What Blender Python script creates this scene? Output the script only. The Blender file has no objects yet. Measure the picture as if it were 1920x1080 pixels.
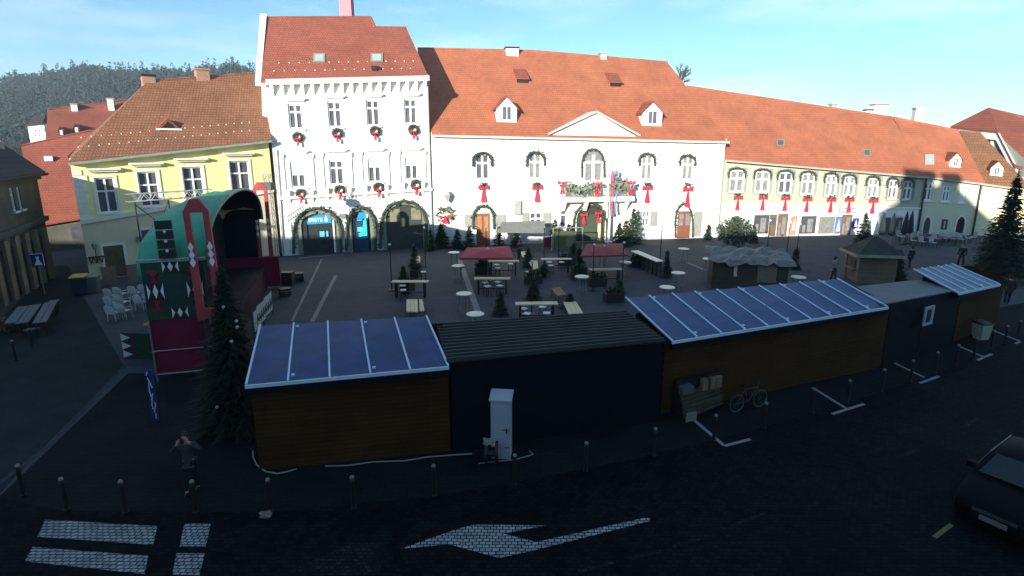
import bpy, bmesh, math, random
from mathutils import Vector, Matrix
random.seed(11)
R = math.radians
SC = bpy.context.scene
COL = SC.collection
# ------------------------------------------------------------------ camera model (a webcam on a second floor window)
F, CX, CY, TH, H = 1040.0, 960.0, 510.0, R(13.0), 9.0
CT, ST = math.cos(TH), math.sin(TH)
CAM = Vector((0, 0, H))
def ray(px, py):
    a, b = (px-CX)/F, (CY-py)/F
    return Vector((a, CT+b*ST, -ST+b*CT))
def G(px, py, z=0.0):
    d = ray(px, py); t = (z-H)/d.z
    return CAM + d*t
def Pt(px, D):                       # ground point at distance D under the picture column px (taken on the horizon)
    return Vector(((px-CX)/F*D*CT, D, 0))
# ------------------------------------------------------------------ mesh builder
class MB:
    def __init__(s): s.v = []; s.f = []; s.m = []
    def add(s, vs, fs, m=0):
        o = len(s.v); s.v += [Vector(v) for v in vs]
        for f in fs: s.f.append([o+i for i in f]); s.m.append(m)
        return s
    def hexa(s, p, m=0):
        return s.add(p, [(0,3,2,1),(4,5,6,7),(0,1,5,4),(1,2,6,5),(2,3,7,6),(3,0,4,7)], m)
    def box(s, x0, x1, y0, y1, z0, z1, m=0):
        return s.hexa([(x0,y0,z0),(x1,y0,z0),(x1,y1,z0),(x0,y1,z0),(x0,y0,z1),(x1,y0,z1),(x1,y1,z1),(x0,y1,z1)], m)
    def prism(s, poly, vec, m=0):
        n = len(poly); vec = Vector(vec)
        p = [Vector(q) for q in poly]; q = [a+vec for a in p]
        fs = [tuple(range(n-1,-1,-1)), tuple(range(n,2*n))]
        fs += [(i,(i+1)%n,n+(i+1)%n,n+i) for i in range(n)]
        return s.add(p+q, fs, m)
    def tube(s, a, b, r0, r1=None, n=8, m=0):
        a, b = Vector(a), Vector(b); r1 = r0 if r1 is None else r1
        d = (b-a)
        if d.length < 1e-6: return s
        d.normalize(); x = d.orthogonal().normalized(); y = d.cross(x)
        vs = []
        for c, r in ((a,r0),(b,r1)):
            vs += [c + (x*math.cos(2*math.pi*i/n)+y*math.sin(2*math.pi*i/n))*r for i in range(n)]
        fs = [(i,(i+1)%n,n+(i+1)%n,n+i) for i in range(n)] + [tuple(range(n-1,-1,-1)), tuple(range(n,2*n))]
        return s.add(vs, fs, m)
    def path(s, pts, r, n=6, m=0):
        for a, b in zip(pts, pts[1:]): s.tube(a, b, r, r, n, m)
        return s
    def lathe(s, prof, c=(0,0,0), n=16, m=0):
        c = Vector(c); vs = []; k = len(prof)
        for r, z in prof:
            vs += [c+Vector((r*math.cos(2*math.pi*i/n), r*math.sin(2*math.pi*i/n), z)) for i in range(n)]
        fs = [(j*n+i, j*n+(i+1)%n, (j+1)*n+(i+1)%n, (j+1)*n+i) for j in range(k-1) for i in range(n)]
        fs += [tuple(range(n-1,-1,-1)), tuple(range((k-1)*n, k*n))]
        return s.add(vs, fs, m)
    def ball(s, c, r, sc=(1,1,1), n=8, m=0, jit=0):
        c = Vector(c); vs = []; k = max(4, n//2+1)
        for j in range(k+1):
            t = math.pi*j/k
            for i in range(n):
                p = 2*math.pi*i/n; w = r*(1+random.uniform(-jit,jit))
                vs.append(c+Vector((w*sc[0]*math.sin(t)*math.cos(p), w*sc[1]*math.sin(t)*math.sin(p), w*sc[2]*math.cos(t))))
        fs = [(j*n+i, (j+1)*n+i, (j+1)*n+(i+1)%n, j*n+(i+1)%n) for j in range(k) for i in range(n)]
        return s.add(vs, fs, m)
    def torus(s, c, R0, r, ax=(0,1,0), n=14, k=6, m=0, arc=1.0, a0=0):
        c = Vector(c); ax = Vector(ax).normalized(); x = Vector((0,0,1)) if abs(ax.z) < .9 else Vector((1,0,0)); y = ax.cross(x)
        vs = []; nn = n+1
        for i in range(nn):
            a = a0+2*math.pi*arc*i/n; d = x*math.cos(a)+y*math.sin(a)
            for j in range(k):
                b = 2*math.pi*j/k; vs.append(c+d*(R0+r*math.cos(b))+ax*(r*math.sin(b)))
        fs = [(i*k+j, i*k+(j+1)%k, (i+1)*k+(j+1)%k, (i+1)*k+j) for i in range(n) for j in range(k)]
        return s.add(vs, fs, m)
    def card(s, c, size, m=0, nrm=None):
        c = Vector(c); a = Vector((random.gauss(0,1),random.gauss(0,1),random.gauss(0,1))).normalized()
        b = a.orthogonal().normalized(); b = Matrix.Rotation(random.uniform(0,6.28),3,a) @ b
        k = size*random.uniform(.6,1.3)
        return s.add([c-b*k, c+a*k*.55, c+b*k, c-a*k*.45], [(0,1,2,3)], m)
    def build(s, name, mats, parent=None, loc=None, rotz=0, smooth=False):
        me = bpy.data.meshes.new(name)
        me.from_pydata(s.v, [], s.f)
        for mt in (mats if isinstance(mats, (list,tuple)) else [mats]): me.materials.append(mt)
        me.polygons.foreach_set('material_index', s.m)
        bm = bmesh.new(); bm.from_mesh(me); bmesh.ops.recalc_face_normals(bm, faces=bm.faces); bm.to_mesh(me); bm.free()
        if smooth: me.polygons.foreach_set('use_smooth', [True]*len(me.polygons))
        me.update()
        o = bpy.data.objects.new(name, me); COL.objects.link(o)
        if parent: o.parent = parent
        if loc is not None: o.location = loc
        o.rotation_euler.z = rotz
        return o
def thing(name, label, cat, loc=(0,0,0), rotz=0, group=None):
    o = bpy.data.objects.new(name, None); COL.objects.link(o)
    o.empty_display_size = .2
    o.location = loc; o.rotation_euler = (0,0,rotz); return tag(o, label, cat, group)
def tag(o, label, cat, group=None):
    o['label'] = label; o['category'] = cat
    if group: o['group'] = group
    return o
def struct(o, kind='structure'):
    o['kind'] = kind; return o
def dup(root, loc, rotz=0, label=None, scale=None):
    def cp(o, par):
        c = o.copy(); COL.objects.link(c)
        if par: c.parent = par
        for ch in o.children: cp(ch, c)
        return c
    r = cp(root, None); r.location = loc; r.rotation_euler = (0,0,rotz)
    if label: r['label'] = label
    if scale: r.scale = (scale,)*3
    return r
# ------------------------------------------------------------------ materials
MATS = {}
def mat(name, col, rough=.8, var=.12, scale=3.0, spec=.3, metal=0, bump=0, emit=None, es=0, col2=None, bscale=None, stretch=None):
    if name in MATS: return MATS[name]
    m = bpy.data.materials.new(name); m.use_nodes = True; nt = m.node_tree; N = nt.nodes; L = nt.links
    b = N['Principled BSDF']; b.inputs['Roughness'].default_value = rough; b.inputs['Metallic'].default_value = metal
    b.inputs['Specular IOR Level'].default_value = spec
    tc = N.new('ShaderNodeTexCoord'); src = tc.outputs['Object']
    if stretch:
        mp = N.new('ShaderNodeMapping'); mp.inputs['Scale'].default_value = stretch; L.new(src, mp.inputs[0]); src = mp.outputs[0]
    nz = N.new('ShaderNodeTexNoise'); nz.inputs['Scale'].default_value = scale; nz.inputs['Detail'].default_value = 6; nz.inputs['Roughness'].default_value = .65
    L.new(src, nz.inputs['Vector'])
    rp = N.new('ShaderNodeValToRGB'); rp.color_ramp.elements[0].position = .3; rp.color_ramp.elements[1].position = .7
    c = Vector(col); c2 = Vector(col2) if col2 else c*(1+var)
    c1 = c if col2 else c*(1-var)
    rp.color_ramp.elements[0].color = (*c1,1); rp.color_ramp.elements[1].color = (*[min(1,x) for x in c2],1)
    L.new(nz.outputs['Fac'], rp.inputs[0]); L.new(rp.outputs[0], b.inputs['Base Color'])
    if bump:
        nb = N.new('ShaderNodeTexNoise'); nb.inputs['Scale'].default_value = bscale or scale*6; nb.inputs['Detail'].default_value = 4
        L.new(src, nb.inputs['Vector'])
        bp = N.new('ShaderNodeBump'); bp.inputs['Strength'].default_value = bump; bp.inputs['Distance'].default_value = .02
        L.new(nb.outputs['Fac'], bp.inputs['Height']); L.new(bp.outputs[0], b.inputs['Normal'])
    if emit:
        b.inputs['Emission Color'].default_value = (*emit,1); b.inputs['Emission Strength'].default_value = es
    MATS[name] = m; return m
def brickmat(name, c1, c2, mortar, bw, bh, swap='xy', rough=.8, noise=.35, msize=.02, nscale=.5, bump=.3, spec=.3, wear=None, gap=None, warp=None):
    """tiles, pavers or boards laid as a brick pattern on the object's own x and y (or z) coordinates"""
    if name in MATS: return MATS[name]
    m = bpy.data.materials.new(name); m.use_nodes = True; nt = m.node_tree; N = nt.nodes; L = nt.links
    b = N['Principled BSDF']; b.inputs['Roughness'].default_value = rough; b.inputs['Specular IOR Level'].default_value = spec
    tc = N.new('ShaderNodeTexCoord'); sp = N.new('ShaderNodeSeparateXYZ'); cb = N.new('ShaderNodeCombineXYZ')
    L.new(tc.outputs['Object'], sp.inputs[0]); L.new(sp.outputs['X'], cb.inputs[0])
    if swap == 'xz': L.new(sp.outputs['Z'], cb.inputs[1])
    elif swap == 'yz':
        L.new(sp.outputs['Y'], cb.inputs[0]); L.new(sp.outputs['Z'], cb.inputs[1])
    else: L.new(sp.outputs['Y'], cb.inputs[1])
    bk = N.new('ShaderNodeTexBrick'); bk.inputs['Scale'].default_value = 1
    bk.inputs['Brick Width'].default_value = bw; bk.inputs['Row Height'].default_value = bh; bk.inputs['Mortar Size'].default_value = msize
    bk.inputs['Color1'].default_value = (*c1,1); bk.inputs['Color2'].default_value = (*c2,1); bk.inputs['Mortar'].default_value = (*mortar,1)
    bk.inputs['Bias'].default_value = 0
    if warp:
        nw = N.new('ShaderNodeTexNoise'); nw.inputs['Scale'].default_value = warp[1]; nw.inputs['Detail'].default_value = 3
        sb = N.new('ShaderNodeVectorMath'); sb.operation = 'SUBTRACT'; sb.inputs[1].default_value = (.5,.5,.5)
        sw = N.new('ShaderNodeVectorMath'); sw.operation = 'SCALE'; sw.inputs['Scale'].default_value = warp[0]
        ad = N.new('ShaderNodeVectorMath'); L.new(tc.outputs['Object'], nw.inputs['Vector']); L.new(nw.outputs['Color'], sb.inputs[0]); L.new(sb.outputs[0], sw.inputs[0])
        L.new(cb.outputs[0], ad.inputs[0]); L.new(sw.outputs[0], ad.inputs[1]); L.new(ad.outputs[0], bk.inputs['Vector'])
    else: L.new(cb.outputs[0], bk.inputs['Vector'])
    nz = N.new('ShaderNodeTexNoise'); nz.inputs['Scale'].default_value = nscale; nz.inputs['Detail'].default_value = 8; nz.inputs['Roughness'].default_value = .7
    L.new(tc.outputs['Object'], nz.inputs['Vector'])
    mr = N.new('ShaderNodeMapRange'); mr.inputs['From Min'].default_value = .25; mr.inputs['From Max'].default_value = .75
    mr.inputs['To Min'].default_value = 1-noise; mr.inputs['To Max'].default_value = 1+noise
    L.new(nz.outputs['Fac'], mr.inputs[0])
    mx = N.new('ShaderNodeVectorMath'); mx.operation = 'SCALE'
    L.new(bk.outputs['Color'], mx.inputs[0]); L.new(mr.outputs[0], mx.inputs['Scale'])
    out = mx.outputs[0]
    if wear:                                # worn patches of another colour
        n2 = N.new('ShaderNodeTexNoise'); n2.inputs['Scale'].default_value = wear[1]; n2.inputs['Detail'].default_value = 9; n2.inputs['Roughness'].default_value = .75
        L.new(tc.outputs['Object'], n2.inputs['Vector'])
        r2 = N.new('ShaderNodeMapRange'); r2.inputs['From Min'].default_value = wear[2]; r2.inputs['From Max'].default_value = wear[2]+.12
        L.new(n2.outputs['Fac'], r2.inputs[0])
        mm = N.new('ShaderNodeMixRGB'); mm.inputs[2].default_value = (*wear[0],1)
        L.new(r2.outputs[0], mm.inputs[0]); L.new(out, mm.inputs[1]); out = mm.outputs[0]
    L.new(out, b.inputs['Base Color'])
    if bump:
        bp = N.new('ShaderNodeBump'); bp.inputs['Strength'].default_value = bump; bp.inputs['Distance'].default_value = .03; bp.invert = True
        L.new(bk.outputs['Fac'], bp.inputs['Height']); L.new(bp.outputs[0], b.inputs['Normal'])
    MATS[name] = m; return m
WHITE = mat('white_render', (.80,.79,.76), .9, .05, .8)
CREAM = mat('cream_trim', (.78,.75,.64), .9, .05, 2)
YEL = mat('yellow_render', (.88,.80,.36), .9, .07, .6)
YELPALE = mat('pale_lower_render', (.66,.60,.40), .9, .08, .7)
SAGE = mat('sage_render', (.40,.42,.33), .9, .06, .8)
CRM2 = mat('cream_render', (.62,.60,.44), .9, .07, .8)
CRM3 = mat('warm_cream_render', (.76,.70,.46), .9, .07, .8)
GREYG = mat('grey_green_render', (.27,.31,.27), .9, .06, .7)
DARKR = mat('old_grey_and_shade_render', (.16,.15,.12), .95, .25, .7, col2=(.07,.075,.075))  # grey of the lane house; also paints alley shade on the low house
TRIM = mat('white_paint', (.80,.80,.78), .5, .03)
GLASS = mat('window_glass', (.10,.105,.12), .12, .3, 1.2, spec=.5)
GLAREGL = mat('glare_pale_glass', (.22,.22,.22), .4, .35, 3, spec=.5)  # pane tone lightened to stand in for sun glare on the windows
DKFR = mat('grey_green_stone', (.20,.22,.17), .9, .2, 4)
DKGREEN = mat('garland_green', (.055,.075,.05), .9, .4, 9)
FIR = mat('fir_needles', (.016,.034,.016), .9, .5, 2.5, col2=(.034,.062,.026))
FIR2 = mat('light_fir_needles', (.05,.075,.03), .9, .4, 2.5, col2=(.09,.12,.05))
BARK = mat('bark', (.08,.06,.045), .95, .3, 6)
RED = mat('red_ribbon', (.72,.03,.06), .6, .1)
DARKRED = mat('dark_red_cloth', (.16,.008,.03), .85, .25, 1.5)
TILE_O = brickmat('orange_roof_tiles', (.42,.145,.075), (.37,.12,.06), (.27,.085,.045), .20, .20, 'xz', .8, .26, .02, .45, .4, wear=((.44,.20,.13),1.3,.62))
TILE_R = brickmat('red_roof_tiles', (.31,.095,.06), (.27,.08,.05), (.19,.055,.038), .20, .20, 'xz', .8, .25, .02, .45, .4)
TILE_B = brickmat('brown_roof_tiles', (.30,.14,.075), (.24,.105,.055), (.15,.065,.038), .20, .19, 'xz', .85, .3, .025, .5, .6, wear=((.28,.165,.095),1.6,.60))
TILE_BR = brickmat('lower_brown_roof_tiles', (.30,.085,.05), (.24,.07,.04), (.15,.045,.03), .24, .28, 'xz', .85, .2, .02, .5, .4)
TILE_DK = brickmat('dark_roof_tiles', (.055,.045,.045), (.04,.035,.035), (.02,.02,.02), .24, .28, 'xz', .85, .3, .02, .5, .4)
TILE_OL = brickmat('olive_brown_roof_tiles', (.27,.13,.065), (.22,.10,.05), (.13,.06,.03), .24, .28, 'xz', .85, .25, .02, .5, .4)
ZINC = mat('zinc_gutter', (.42,.42,.37), .5, .15, 2, spec=.5)
GRNZINC = mat('weathered_gutter', (.34,.40,.33), .6, .2, 3)
BLACK = mat('black_metal', (.012,.012,.013), .5, .2, 4, spec=.5)
STEEL = mat('grey_steel', (.32,.33,.34), .4, .15, 5, metal=.6)
WOOD = mat('pine_boards', (.70,.60,.36), .7, .2, 3, stretch=(1,8,8))
WOOD2 = mat('weathered_boards', (.20,.16,.10), .8, .3, 3, stretch=(1,6,6))
BROWNDOOR = mat('brown_door', (.22,.09,.05), .6, .25, 4, stretch=(6,6,1))
BRICK = brickmat('chimney_brick', (.40,.17,.09), (.30,.12,.07), (.35,.3,.25), .22, .08, 'xz', .9, .2, .012, 1)
PINK = mat('pink_render', (.60,.22,.25), .9, .08, .8)
GREYSTONE = mat('grey_stone', (.35,.35,.33), .9, .15, 2)
# ------------------------------------------------------------------ facade frames
class Fac:
    def __init__(s, A, B):
        s.A = Vector((A.x,A.y,0)); B = Vector((B.x,B.y,0)); d = B-s.A; s.L = d.length; s.ang = math.atan2(d.y,d.x)
        s.Ri = Matrix.Rotation(-s.ang,3,'Z'); s.Rm = Matrix.Rotation(s.ang,3,'Z'); s.o = s.Ri @ (CAM-s.A)
    def sz(s, px, py, d=0.0):
        r = s.Ri @ ray(px,py); t = (d-s.o.y)/r.y; p = s.o+r*t; return p.x, p.z
    def at(s, px, py, d=0.0):
        a, b = s.sz(px,py,d); return Vector((a,d,b))
    def flat(s, px, py, z):
        r = s.Ri @ ray(px,py); t = (z-s.o.z)/r.z; return s.o+r*t
    def plane(s, px, py, p0, n):
        r = s.Ri @ ray(px,py); t = (p0-s.o).dot(n)/r.dot(n); return s.o+r*t
    def world(s, p): return s.A + s.Rm @ Vector(p)
    def rect(s, x0, y0, x1, y1, d=0.0):
        xm, ym = (x0+x1)/2, (y0+y1)/2
        return s.sz(x0,ym,d)[0], s.sz(x1,ym,d)[0], s.sz(xm,y1,d)[1], s.sz(xm,y0,d)[1]
def wall_front(mb, L, ev, holes, rev=.16, d=0.0, m=0, z0=0.0, s0=0.0):
    br = sorted(set([s0,L]+[h[0] for h in holes]+[h[1] for h in holes]))
    for a, b in zip(br, br[1:]):
        if b-a < 1e-4: continue
        hs = sorted([h for h in holes if h[0] < (a+b)/2 < h[1]], key=lambda h: h[2])
        za = zb = z0
        for h in hs:
            mb.add([(a,d,za),(b,d,zb),(b,d,h[2]),(a,d,h[2])], [(0,1,2,3)], m); za = zb = h[3]
        mb.add([(a,d,za),(b,d,zb),(b,d,ev(b)),(a,d,ev(a))], [(0,1,2,3)], m)
    for a, b, c, e in holes:
        mb.add([(a,d,c),(b,d,c),(b,d,e),(a,d,e),(a,d+rev,c),(b,d+rev,c),(b,d+rev,e),(a,d+rev,e)], [(0,1,5,4),(1,2,6,5),(2,3,7,6),(3,0,4,7)], m)
def window(par, r, d=.12, fm=None, pm=None, cols=2, tr=.66, fw=.09, sill=True, hood=None, surround=None, label=None, blind=None, sur_w=.14, sur_m=None):
    """one window: frame mesh + pane child (+ hood, surround, sill as its sub-parts)"""
    fm = fm or TRIM; pm = pm or GLASS; s0,s1,z0,z1 = r; mb = MB()
    mb.box(s0,s1,d-.05,d+.04,z0,z0+fw); mb.box(s0,s1,d-.05,d+.04,z1-fw,z1)
    mb.box(s0,s0+fw,d-.045,d+.04,z0+fw,z1-fw); mb.box(s1-fw,s1,d-.045,d+.04,z0+fw,z1-fw)
    zt = z0+(z1-z0)*tr
    if tr < 1: mb.box(s0+fw,s1-fw,d-.04,d+.04,zt-fw*.6,zt+fw*.6)
    for i in range(1,cols):
        x = s0+(s1-s0)*i/cols
        mb.box(x-fw*.6,x+fw*.6,d-.042,d+.04,z0+fw,z1-fw)
    w = mb.build('window', fm, par)
    if label: w['label'] = label
    MB().box(s0+.01,s1-.01,d+.045,d+.075,z0+.01,z1-.01).build('pane', pm, w)
    if blind:
        MB().box(s0+fw,s1-fw,d-.03,d+.03,z1-(z1-z0)*blind,z1-fw-.005).build('blind', TRIM, w)
    if sill: MB().box(s0-.12,s1+.12,-.16,.0,z0-.12,z0-.005).build('sill', sur_m or fm, w)
    if surround:
        q = MB(); g = sur_w
        q.box(s0-g,s0-.003,-.05,-.002,z0-.004,z1+g); q.box(s1+.003,s1+g,-.05,-.002,z0-.004,z1+g); q.box(s0-.003,s1+.003,-.05,-.002,z1+.003,z1+g)
        q.build('surround', surround, w)
    if hood:
        hz, hw, hm = hood
        q = MB(); q.box(s0-hw,s1+hw,-.32,-.06,z1+hz,z1+hz+.14); q.box(s0-hw*.6,s1+hw*.6,-.2,-.056,z1+hz-.12,z1+hz-.002)
        q.build('hood', hm, w)
    return w
def arch_pts(s0,s1,z0,z1,rise,d,n=10):
    p = [(s0,d,z0),(s1,d,z0)]; c = (s0+s1)/2; w = (s1-s0)/2; zs = z1-rise
    for i in range(n+1):
        a = math.pi*i/n; p.append((c+w*math.cos(a), d, zs+rise*math.sin(a)))
    return p
def arch_open(par, name, r, rise, inner, ring=None, rw=.25, d=-.02, proud=.16):
    s0,s1,z0,z1 = r
    mb = MB(); mb.prism(arch_pts(s0,s1,z0,z1,rise,d), (0,.06,0))
    o = mb.build(name, inner, par)
    if ring:
        q = MB(); ip = arch_pts(s0,s1,z0,z1,rise,0)[1:]; op = arch_pts(s0-rw,s1+rw,z0,z1+rw,rise+rw*.6,0)[1:]
        ip = ip+[(s0,0,z0)]; op = op+[(s0-rw,0,z0)]
        for i in range(len(ip)-1):
            a,b,c2,e = Vector(ip[i]),Vector(ip[i+1]),Vector(op[i+1]),Vector(op[i])
            off = Vector((0,-proud,0)); b0 = Vector((0,-.001,0))
            q.hexa([a+off,b+off,c2+off,e+off,a+b0,b+b0,c2+b0,e+b0])
        q.build('surround', ring, o)
    return o
class House:
    """facade corners on the ground, eave heights read at the corners, roof plane through the eave and the ridge"""
    def __init__(s, name, label, A, B, eL, eR, depth, wallm, oh=.35, back=None):
        s.f = Fac(A,B); s.L = s.f.L; s.depth = depth
        s.zL = s.f.sz(*eL)[1] if isinstance(eL,tuple) else eL
        s.zR = s.f.sz(*eR)[1] if isinstance(eR,tuple) else eR
        s.root = thing(name, label, 'building', s.f.A, s.f.ang); s.wallm = wallm; s.holes = []; s.oh = oh
        s.sk = back or (0,0)       # how far the back corners shift sideways
    def ev(s, x): return s.zL+(s.zR-s.zL)*x/s.L
    def walls(s, gables=None, bands=None):
        mb = MB(); wall_front(mb, s.L, s.ev, s.holes)
        D = s.depth; bl, br = s.sk
        mb.add([(0,0,0),(bl,D,0),(bl,D,s.zL),(0,0,s.zL)],[(0,1,2,3)]); mb.add([(s.L,0,0),(s.L+br,D,0),(s.L+br,D,s.zR),(s.L,0,s.zR)],[(0,1,2,3)])
        mb.add([(bl,D,0),(s.L+br,D,0),(s.L+br,D,s.zR),(bl,D,s.zL)],[(0,1,2,3)])
        for g in gables or []: mb.add(g,[tuple(range(len(g)))])
        s.wall = mb.build('wall', s.wallm, s.root); return s.wall
    def roof(s, ridge, m, dr, outline=None, hipL=False, hipR=False, thick=.16, sL=None, sR=None, guards=0, gutter=None, band=None):
        f = s.f; oh = s.oh
        sL = -.1 if sL is None else sL; sR = s.L+.1 if sR is None else sR
        p = f.at(*ridge[0], dr)
        E0 = Vector((0,0,s.zL)); E1 = Vector((s.L,0,s.zR)); n = (E1-E0).cross(p-E0).normalized()
        s.n = n if n.z > 0 else -n; s.p0 = E0
        def onp(x,y): return E0.z-(n.x*x+n.y*y)/n.z
        s.onp = onp
        a = Vector((sL,-oh,onp(sL,-oh))); b = Vector((sR,-oh,onp(sR,-oh)))
        rp = [f.plane(x,y,E0,n) for x,y in ridge]
        up = Vector((0,0,thick))
        front = [a,b]+rp[::-1]
        mb = MB(); mb.prism([q+Vector((0,0,.02)) for q in front], up)
        D = s.depth+oh; bl, br = s.sk
        bk = [Vector(((sL+bl) if (hipL and i == 0) else (sR+br) if (hipR and i == len(rp)-1) else q.x, max(D, q.y+.5), min(s.zL,s.zR)-.2)) for i,q in enumerate(rp)]
        for i in range(len(rp)-1):
            mb.prism([rp[i]+Vector((0,.01,.02)), rp[i+1]+Vector((0,.01,.02)), bk[i+1], bk[i]], up)
        if hipL: mb.prism([a+Vector((0,.01,.02)), rp[0]+Vector((0,.01,.02)), bk[0]], up)
        if hipR: mb.prism([b+Vector((0,.01,.02)), rp[-1]+Vector((0,.01,.02)), bk[-1]], up)
        # ridge cap
        for q, w in zip(rp, rp[1:]): mb.tube(q+up, w+up, .12, .12, 6)
        if guards:
            t = (s.n.cross(Vector((1,0,0)))).normalized()
            for k in range(guards):
                row = k%2; i = k//2; x = .6+(s.L-1.2)*(i+.5*row)/(guards/2); y = .55+.75*row
                z = onp(x,y)+thick+.02
                mb.box(x-.03,x+.03,y-.02,y+.02,z-.03,z+.06,1)
        s.roofo = mb.build('roof', [m, CREAM], s.root); s.rp = rp; s.thick = thick
        gab = []
        if not hipL: gab.append([Vector((0.0,0,s.zL)), rp[0]-Vector((0,0,.03)), Vector((bk[0].x,s.depth,min(s.zL,s.zR)-.2))])
        if not hipR: gab.append([Vector((s.L,0,s.zR)), rp[-1]-Vector((0,0,.03)), Vector((bk[-1].x,s.depth,min(s.zL,s.zR)-.2))])
        s.gab = gab
        if gutter:
            g = MB(); g.hexa([(sL,-oh-.12,a.z-.06),(sR,-oh-.12,b.z-.06),(sR,-oh+.06,b.z-.06),(sL,-oh+.06,a.z-.06),
                              (sL,-oh-.16,a.z+.10),(sR,-oh-.16,b.z+.10),(sR,-oh-.005,b.z+.10),(sL,-oh-.005,a.z+.10)])
            g.build('gutter', gutter, s.root)
        return s.roofo
    def hit(s, px, py): return s.f.plane(px,py,s.p0+Vector((0,0,s.thick+.02)),s.n)
    def band(s, name, y0L, y0R, h, proud, m, sL=None, sR=None, xs=None):
        """horizontal cornice or belt between two heights (z at left, z at right)"""
        sL = 0 if sL is None else sL; sR = s.L if sR is None else sR
        mb = MB(); mb.hexa([(sL,-proud,y0L),(sR,-proud,y0R),(sR,-.002,y0R),(sL,-.002,y0L),(sL,-proud,y0L+h),(sR,-proud,y0R+h),(sR,-.002,y0R+h),(sL,-.002,y0L+h)])
        return mb.build(name, m, s.root)
    def chimney(s, x0, x1, yb, yt, dr, m, cap=None, w=.7):
        p = s.f.at((x0+x1)/2, yb, dr); q = s.f.at((x0+x1)/2, yt, dr); hw = (s.f.sz(x1,yt,dr)[0]-s.f.sz(x0,yt,dr)[0])/2
        mb = MB(); mb.box(p.x-hw,p.x+hw,dr-w/2,dr+w/2,p.z-1.0,q.z-.14); mb.box(p.x-hw-.08,p.x+hw+.08,dr-w/2-.08,dr+w/2+.08,q.z-.14,q.z,1)
        return mb.build('chimney', [m, cap or m], s.roofo)
    def dormer(s, x0, y0, x1, y1, wm, rm, eave=.45, label=None, win=True):
        """gabled dormer; rect of its front in the picture"""
        b = s.hit((x0+x1)/2, y1); d = b.y; s0,s1,z0,z1 = s.f.rect(x0,y0,x1,y1,d)
        c = (s0+s1)/2; ze = z0+(z1-z0)*(1-eave); dep = (z1-z0)*1.5
        mb = MB(); mb.prism([(s0,d,z0-.1),(s1,d,z0-.1),(s1,d,ze),(c,d,z1-.08),(s0,d,ze)], (0,dep,0))
        o = mb.build('dormer', wm, s.root)
        if label: o['label'] = label
        q = MB()
        for sx in (s0,s1):
            ex = sx+(sx-c)*.22; ez = ze-(z1-ze)*.22
            q.prism([(c,d-.12,z1-.05),(ex,d-.12,ez),(ex,d+dep,ez),(c,d+dep,z1-.05)], (0,0,.09))
        q.build('dormer_roof', rm, o)
        if win:
            w = (s1-s0); r = (c-w*.24, c+w*.24, z0+(ze-z0)*.12, ze+ (z1-ze)*.15)
            k = MB(); fw = .07
            k.box(r[0],r[1],d-.06,d-.003,r[2],r[2]+fw); k.box(r[0],r[1],d-.06,d-.003,r[3]-fw,r[3])
            for x in (r[0], (r[0]+r[1])/2-fw/2, r[1]-fw): k.box(x,x+fw,d-.058,d-.003,r[2]+fw,r[3]-fw)
            k.box(r[0]+fw,r[1]-fw,d-.03,d-.004,r[2]+fw,r[3]-fw,1)
            k.build('window', [TRIM, GLASS], o)
        return o
    def skylight(s, x0, y0, x1, y1, fm, pm, lift=.08):
        a,b,c,e = s.hit(x0,y1),s.hit(x1,y1),s.hit(x1,y0),s.hit(x0,y0)
        up = s.n*lift; mb = MB(); mb.prism([a,b,c,e], up)
        cen = (a+b+c+e)/4
        mb.prism([cen+(v-cen)*.72+s.n*(lift+.002) for v in (a,b,c,e)], s.n*.01, 1)
        return mb.build('skylight', [fm, pm], s.roofo)
# ================================================================== camera, light, sky
cd = bpy.data.cameras.new('webcam'); cam = bpy.data.objects.new('webcam', cd); COL.objects.link(cam)
cam.location = CAM; cam.rotation_euler = (R(90)-TH, 0, 0); cd.sensor_width = 36; cd.lens = F/1920*36
cd.shift_y = (CY-540)/1920; cd.clip_start = .1; cd.clip_end = 6000; SC.camera = cam
SUN_AZ, SUN_EL = R(24), R(13)
S = Vector((-math.sin(SUN_AZ)*math.cos(SUN_EL), -math.cos(SUN_AZ)*math.cos(SUN_EL), math.sin(SUN_EL)))   # towards the sun
ld = bpy.data.lights.new('sun','SUN'); lo = bpy.data.objects.new('sun', ld); COL.objects.link(lo)
lo.rotation_euler = S.to_track_quat('Z','Y').to_euler(); lo.location = (0,-30,60); ld.energy = 5.0; ld.angle = R(.5); ld.color = (1,.93,.82)
W = bpy.data.worlds.new('World'); SC.world = W; W.use_nodes = True; nt = W.node_tree
bg = nt.nodes['Background']; sky = nt.nodes.new('ShaderNodeTexSky'); sky.sky_type = 'NISHITA'; sky.sun_disc = False
sky.sun_elevation = SUN_EL; sky.sun_rotation = math.atan2(S.x,S.y) % (2*math.pi); sky.altitude = 200; sky.air_density = 1.0; sky.dust_density = .15; sky.ozone_density = 1.6
# thin high cloud: procedural streaks on the sky direction
tc = nt.nodes.new('ShaderNodeTexCoord'); mp = nt.nodes.new('ShaderNodeMapping'); mp.inputs['Scale'].default_value = (1.2,1.2,5); mp.inputs['Rotation'].default_value = (0,.35,0)
nz = nt.nodes.new('ShaderNodeTexNoise'); nz.inputs['Scale'].default_value = 2.2; nz.inputs['Detail'].default_value = 7; nz.inputs['Roughness'].default_value = .55
cr = nt.nodes.new('ShaderNodeMapRange'); cr.inputs['From Min'].default_value = .46; cr.inputs['From Max'].default_value = .78; cr.inputs['To Max'].default_value = .5
mx = nt.nodes.new('ShaderNodeMixRGB'); mx.inputs[2].default_value = (9,10.5,11.5,1)
tint = nt.nodes.new('ShaderNodeMixRGB'); tint.blend_type = 'MULTIPLY'; tint.inputs[0].default_value = 1; tint.inputs[2].default_value = (.76,1.18,1.42,1)
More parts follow.
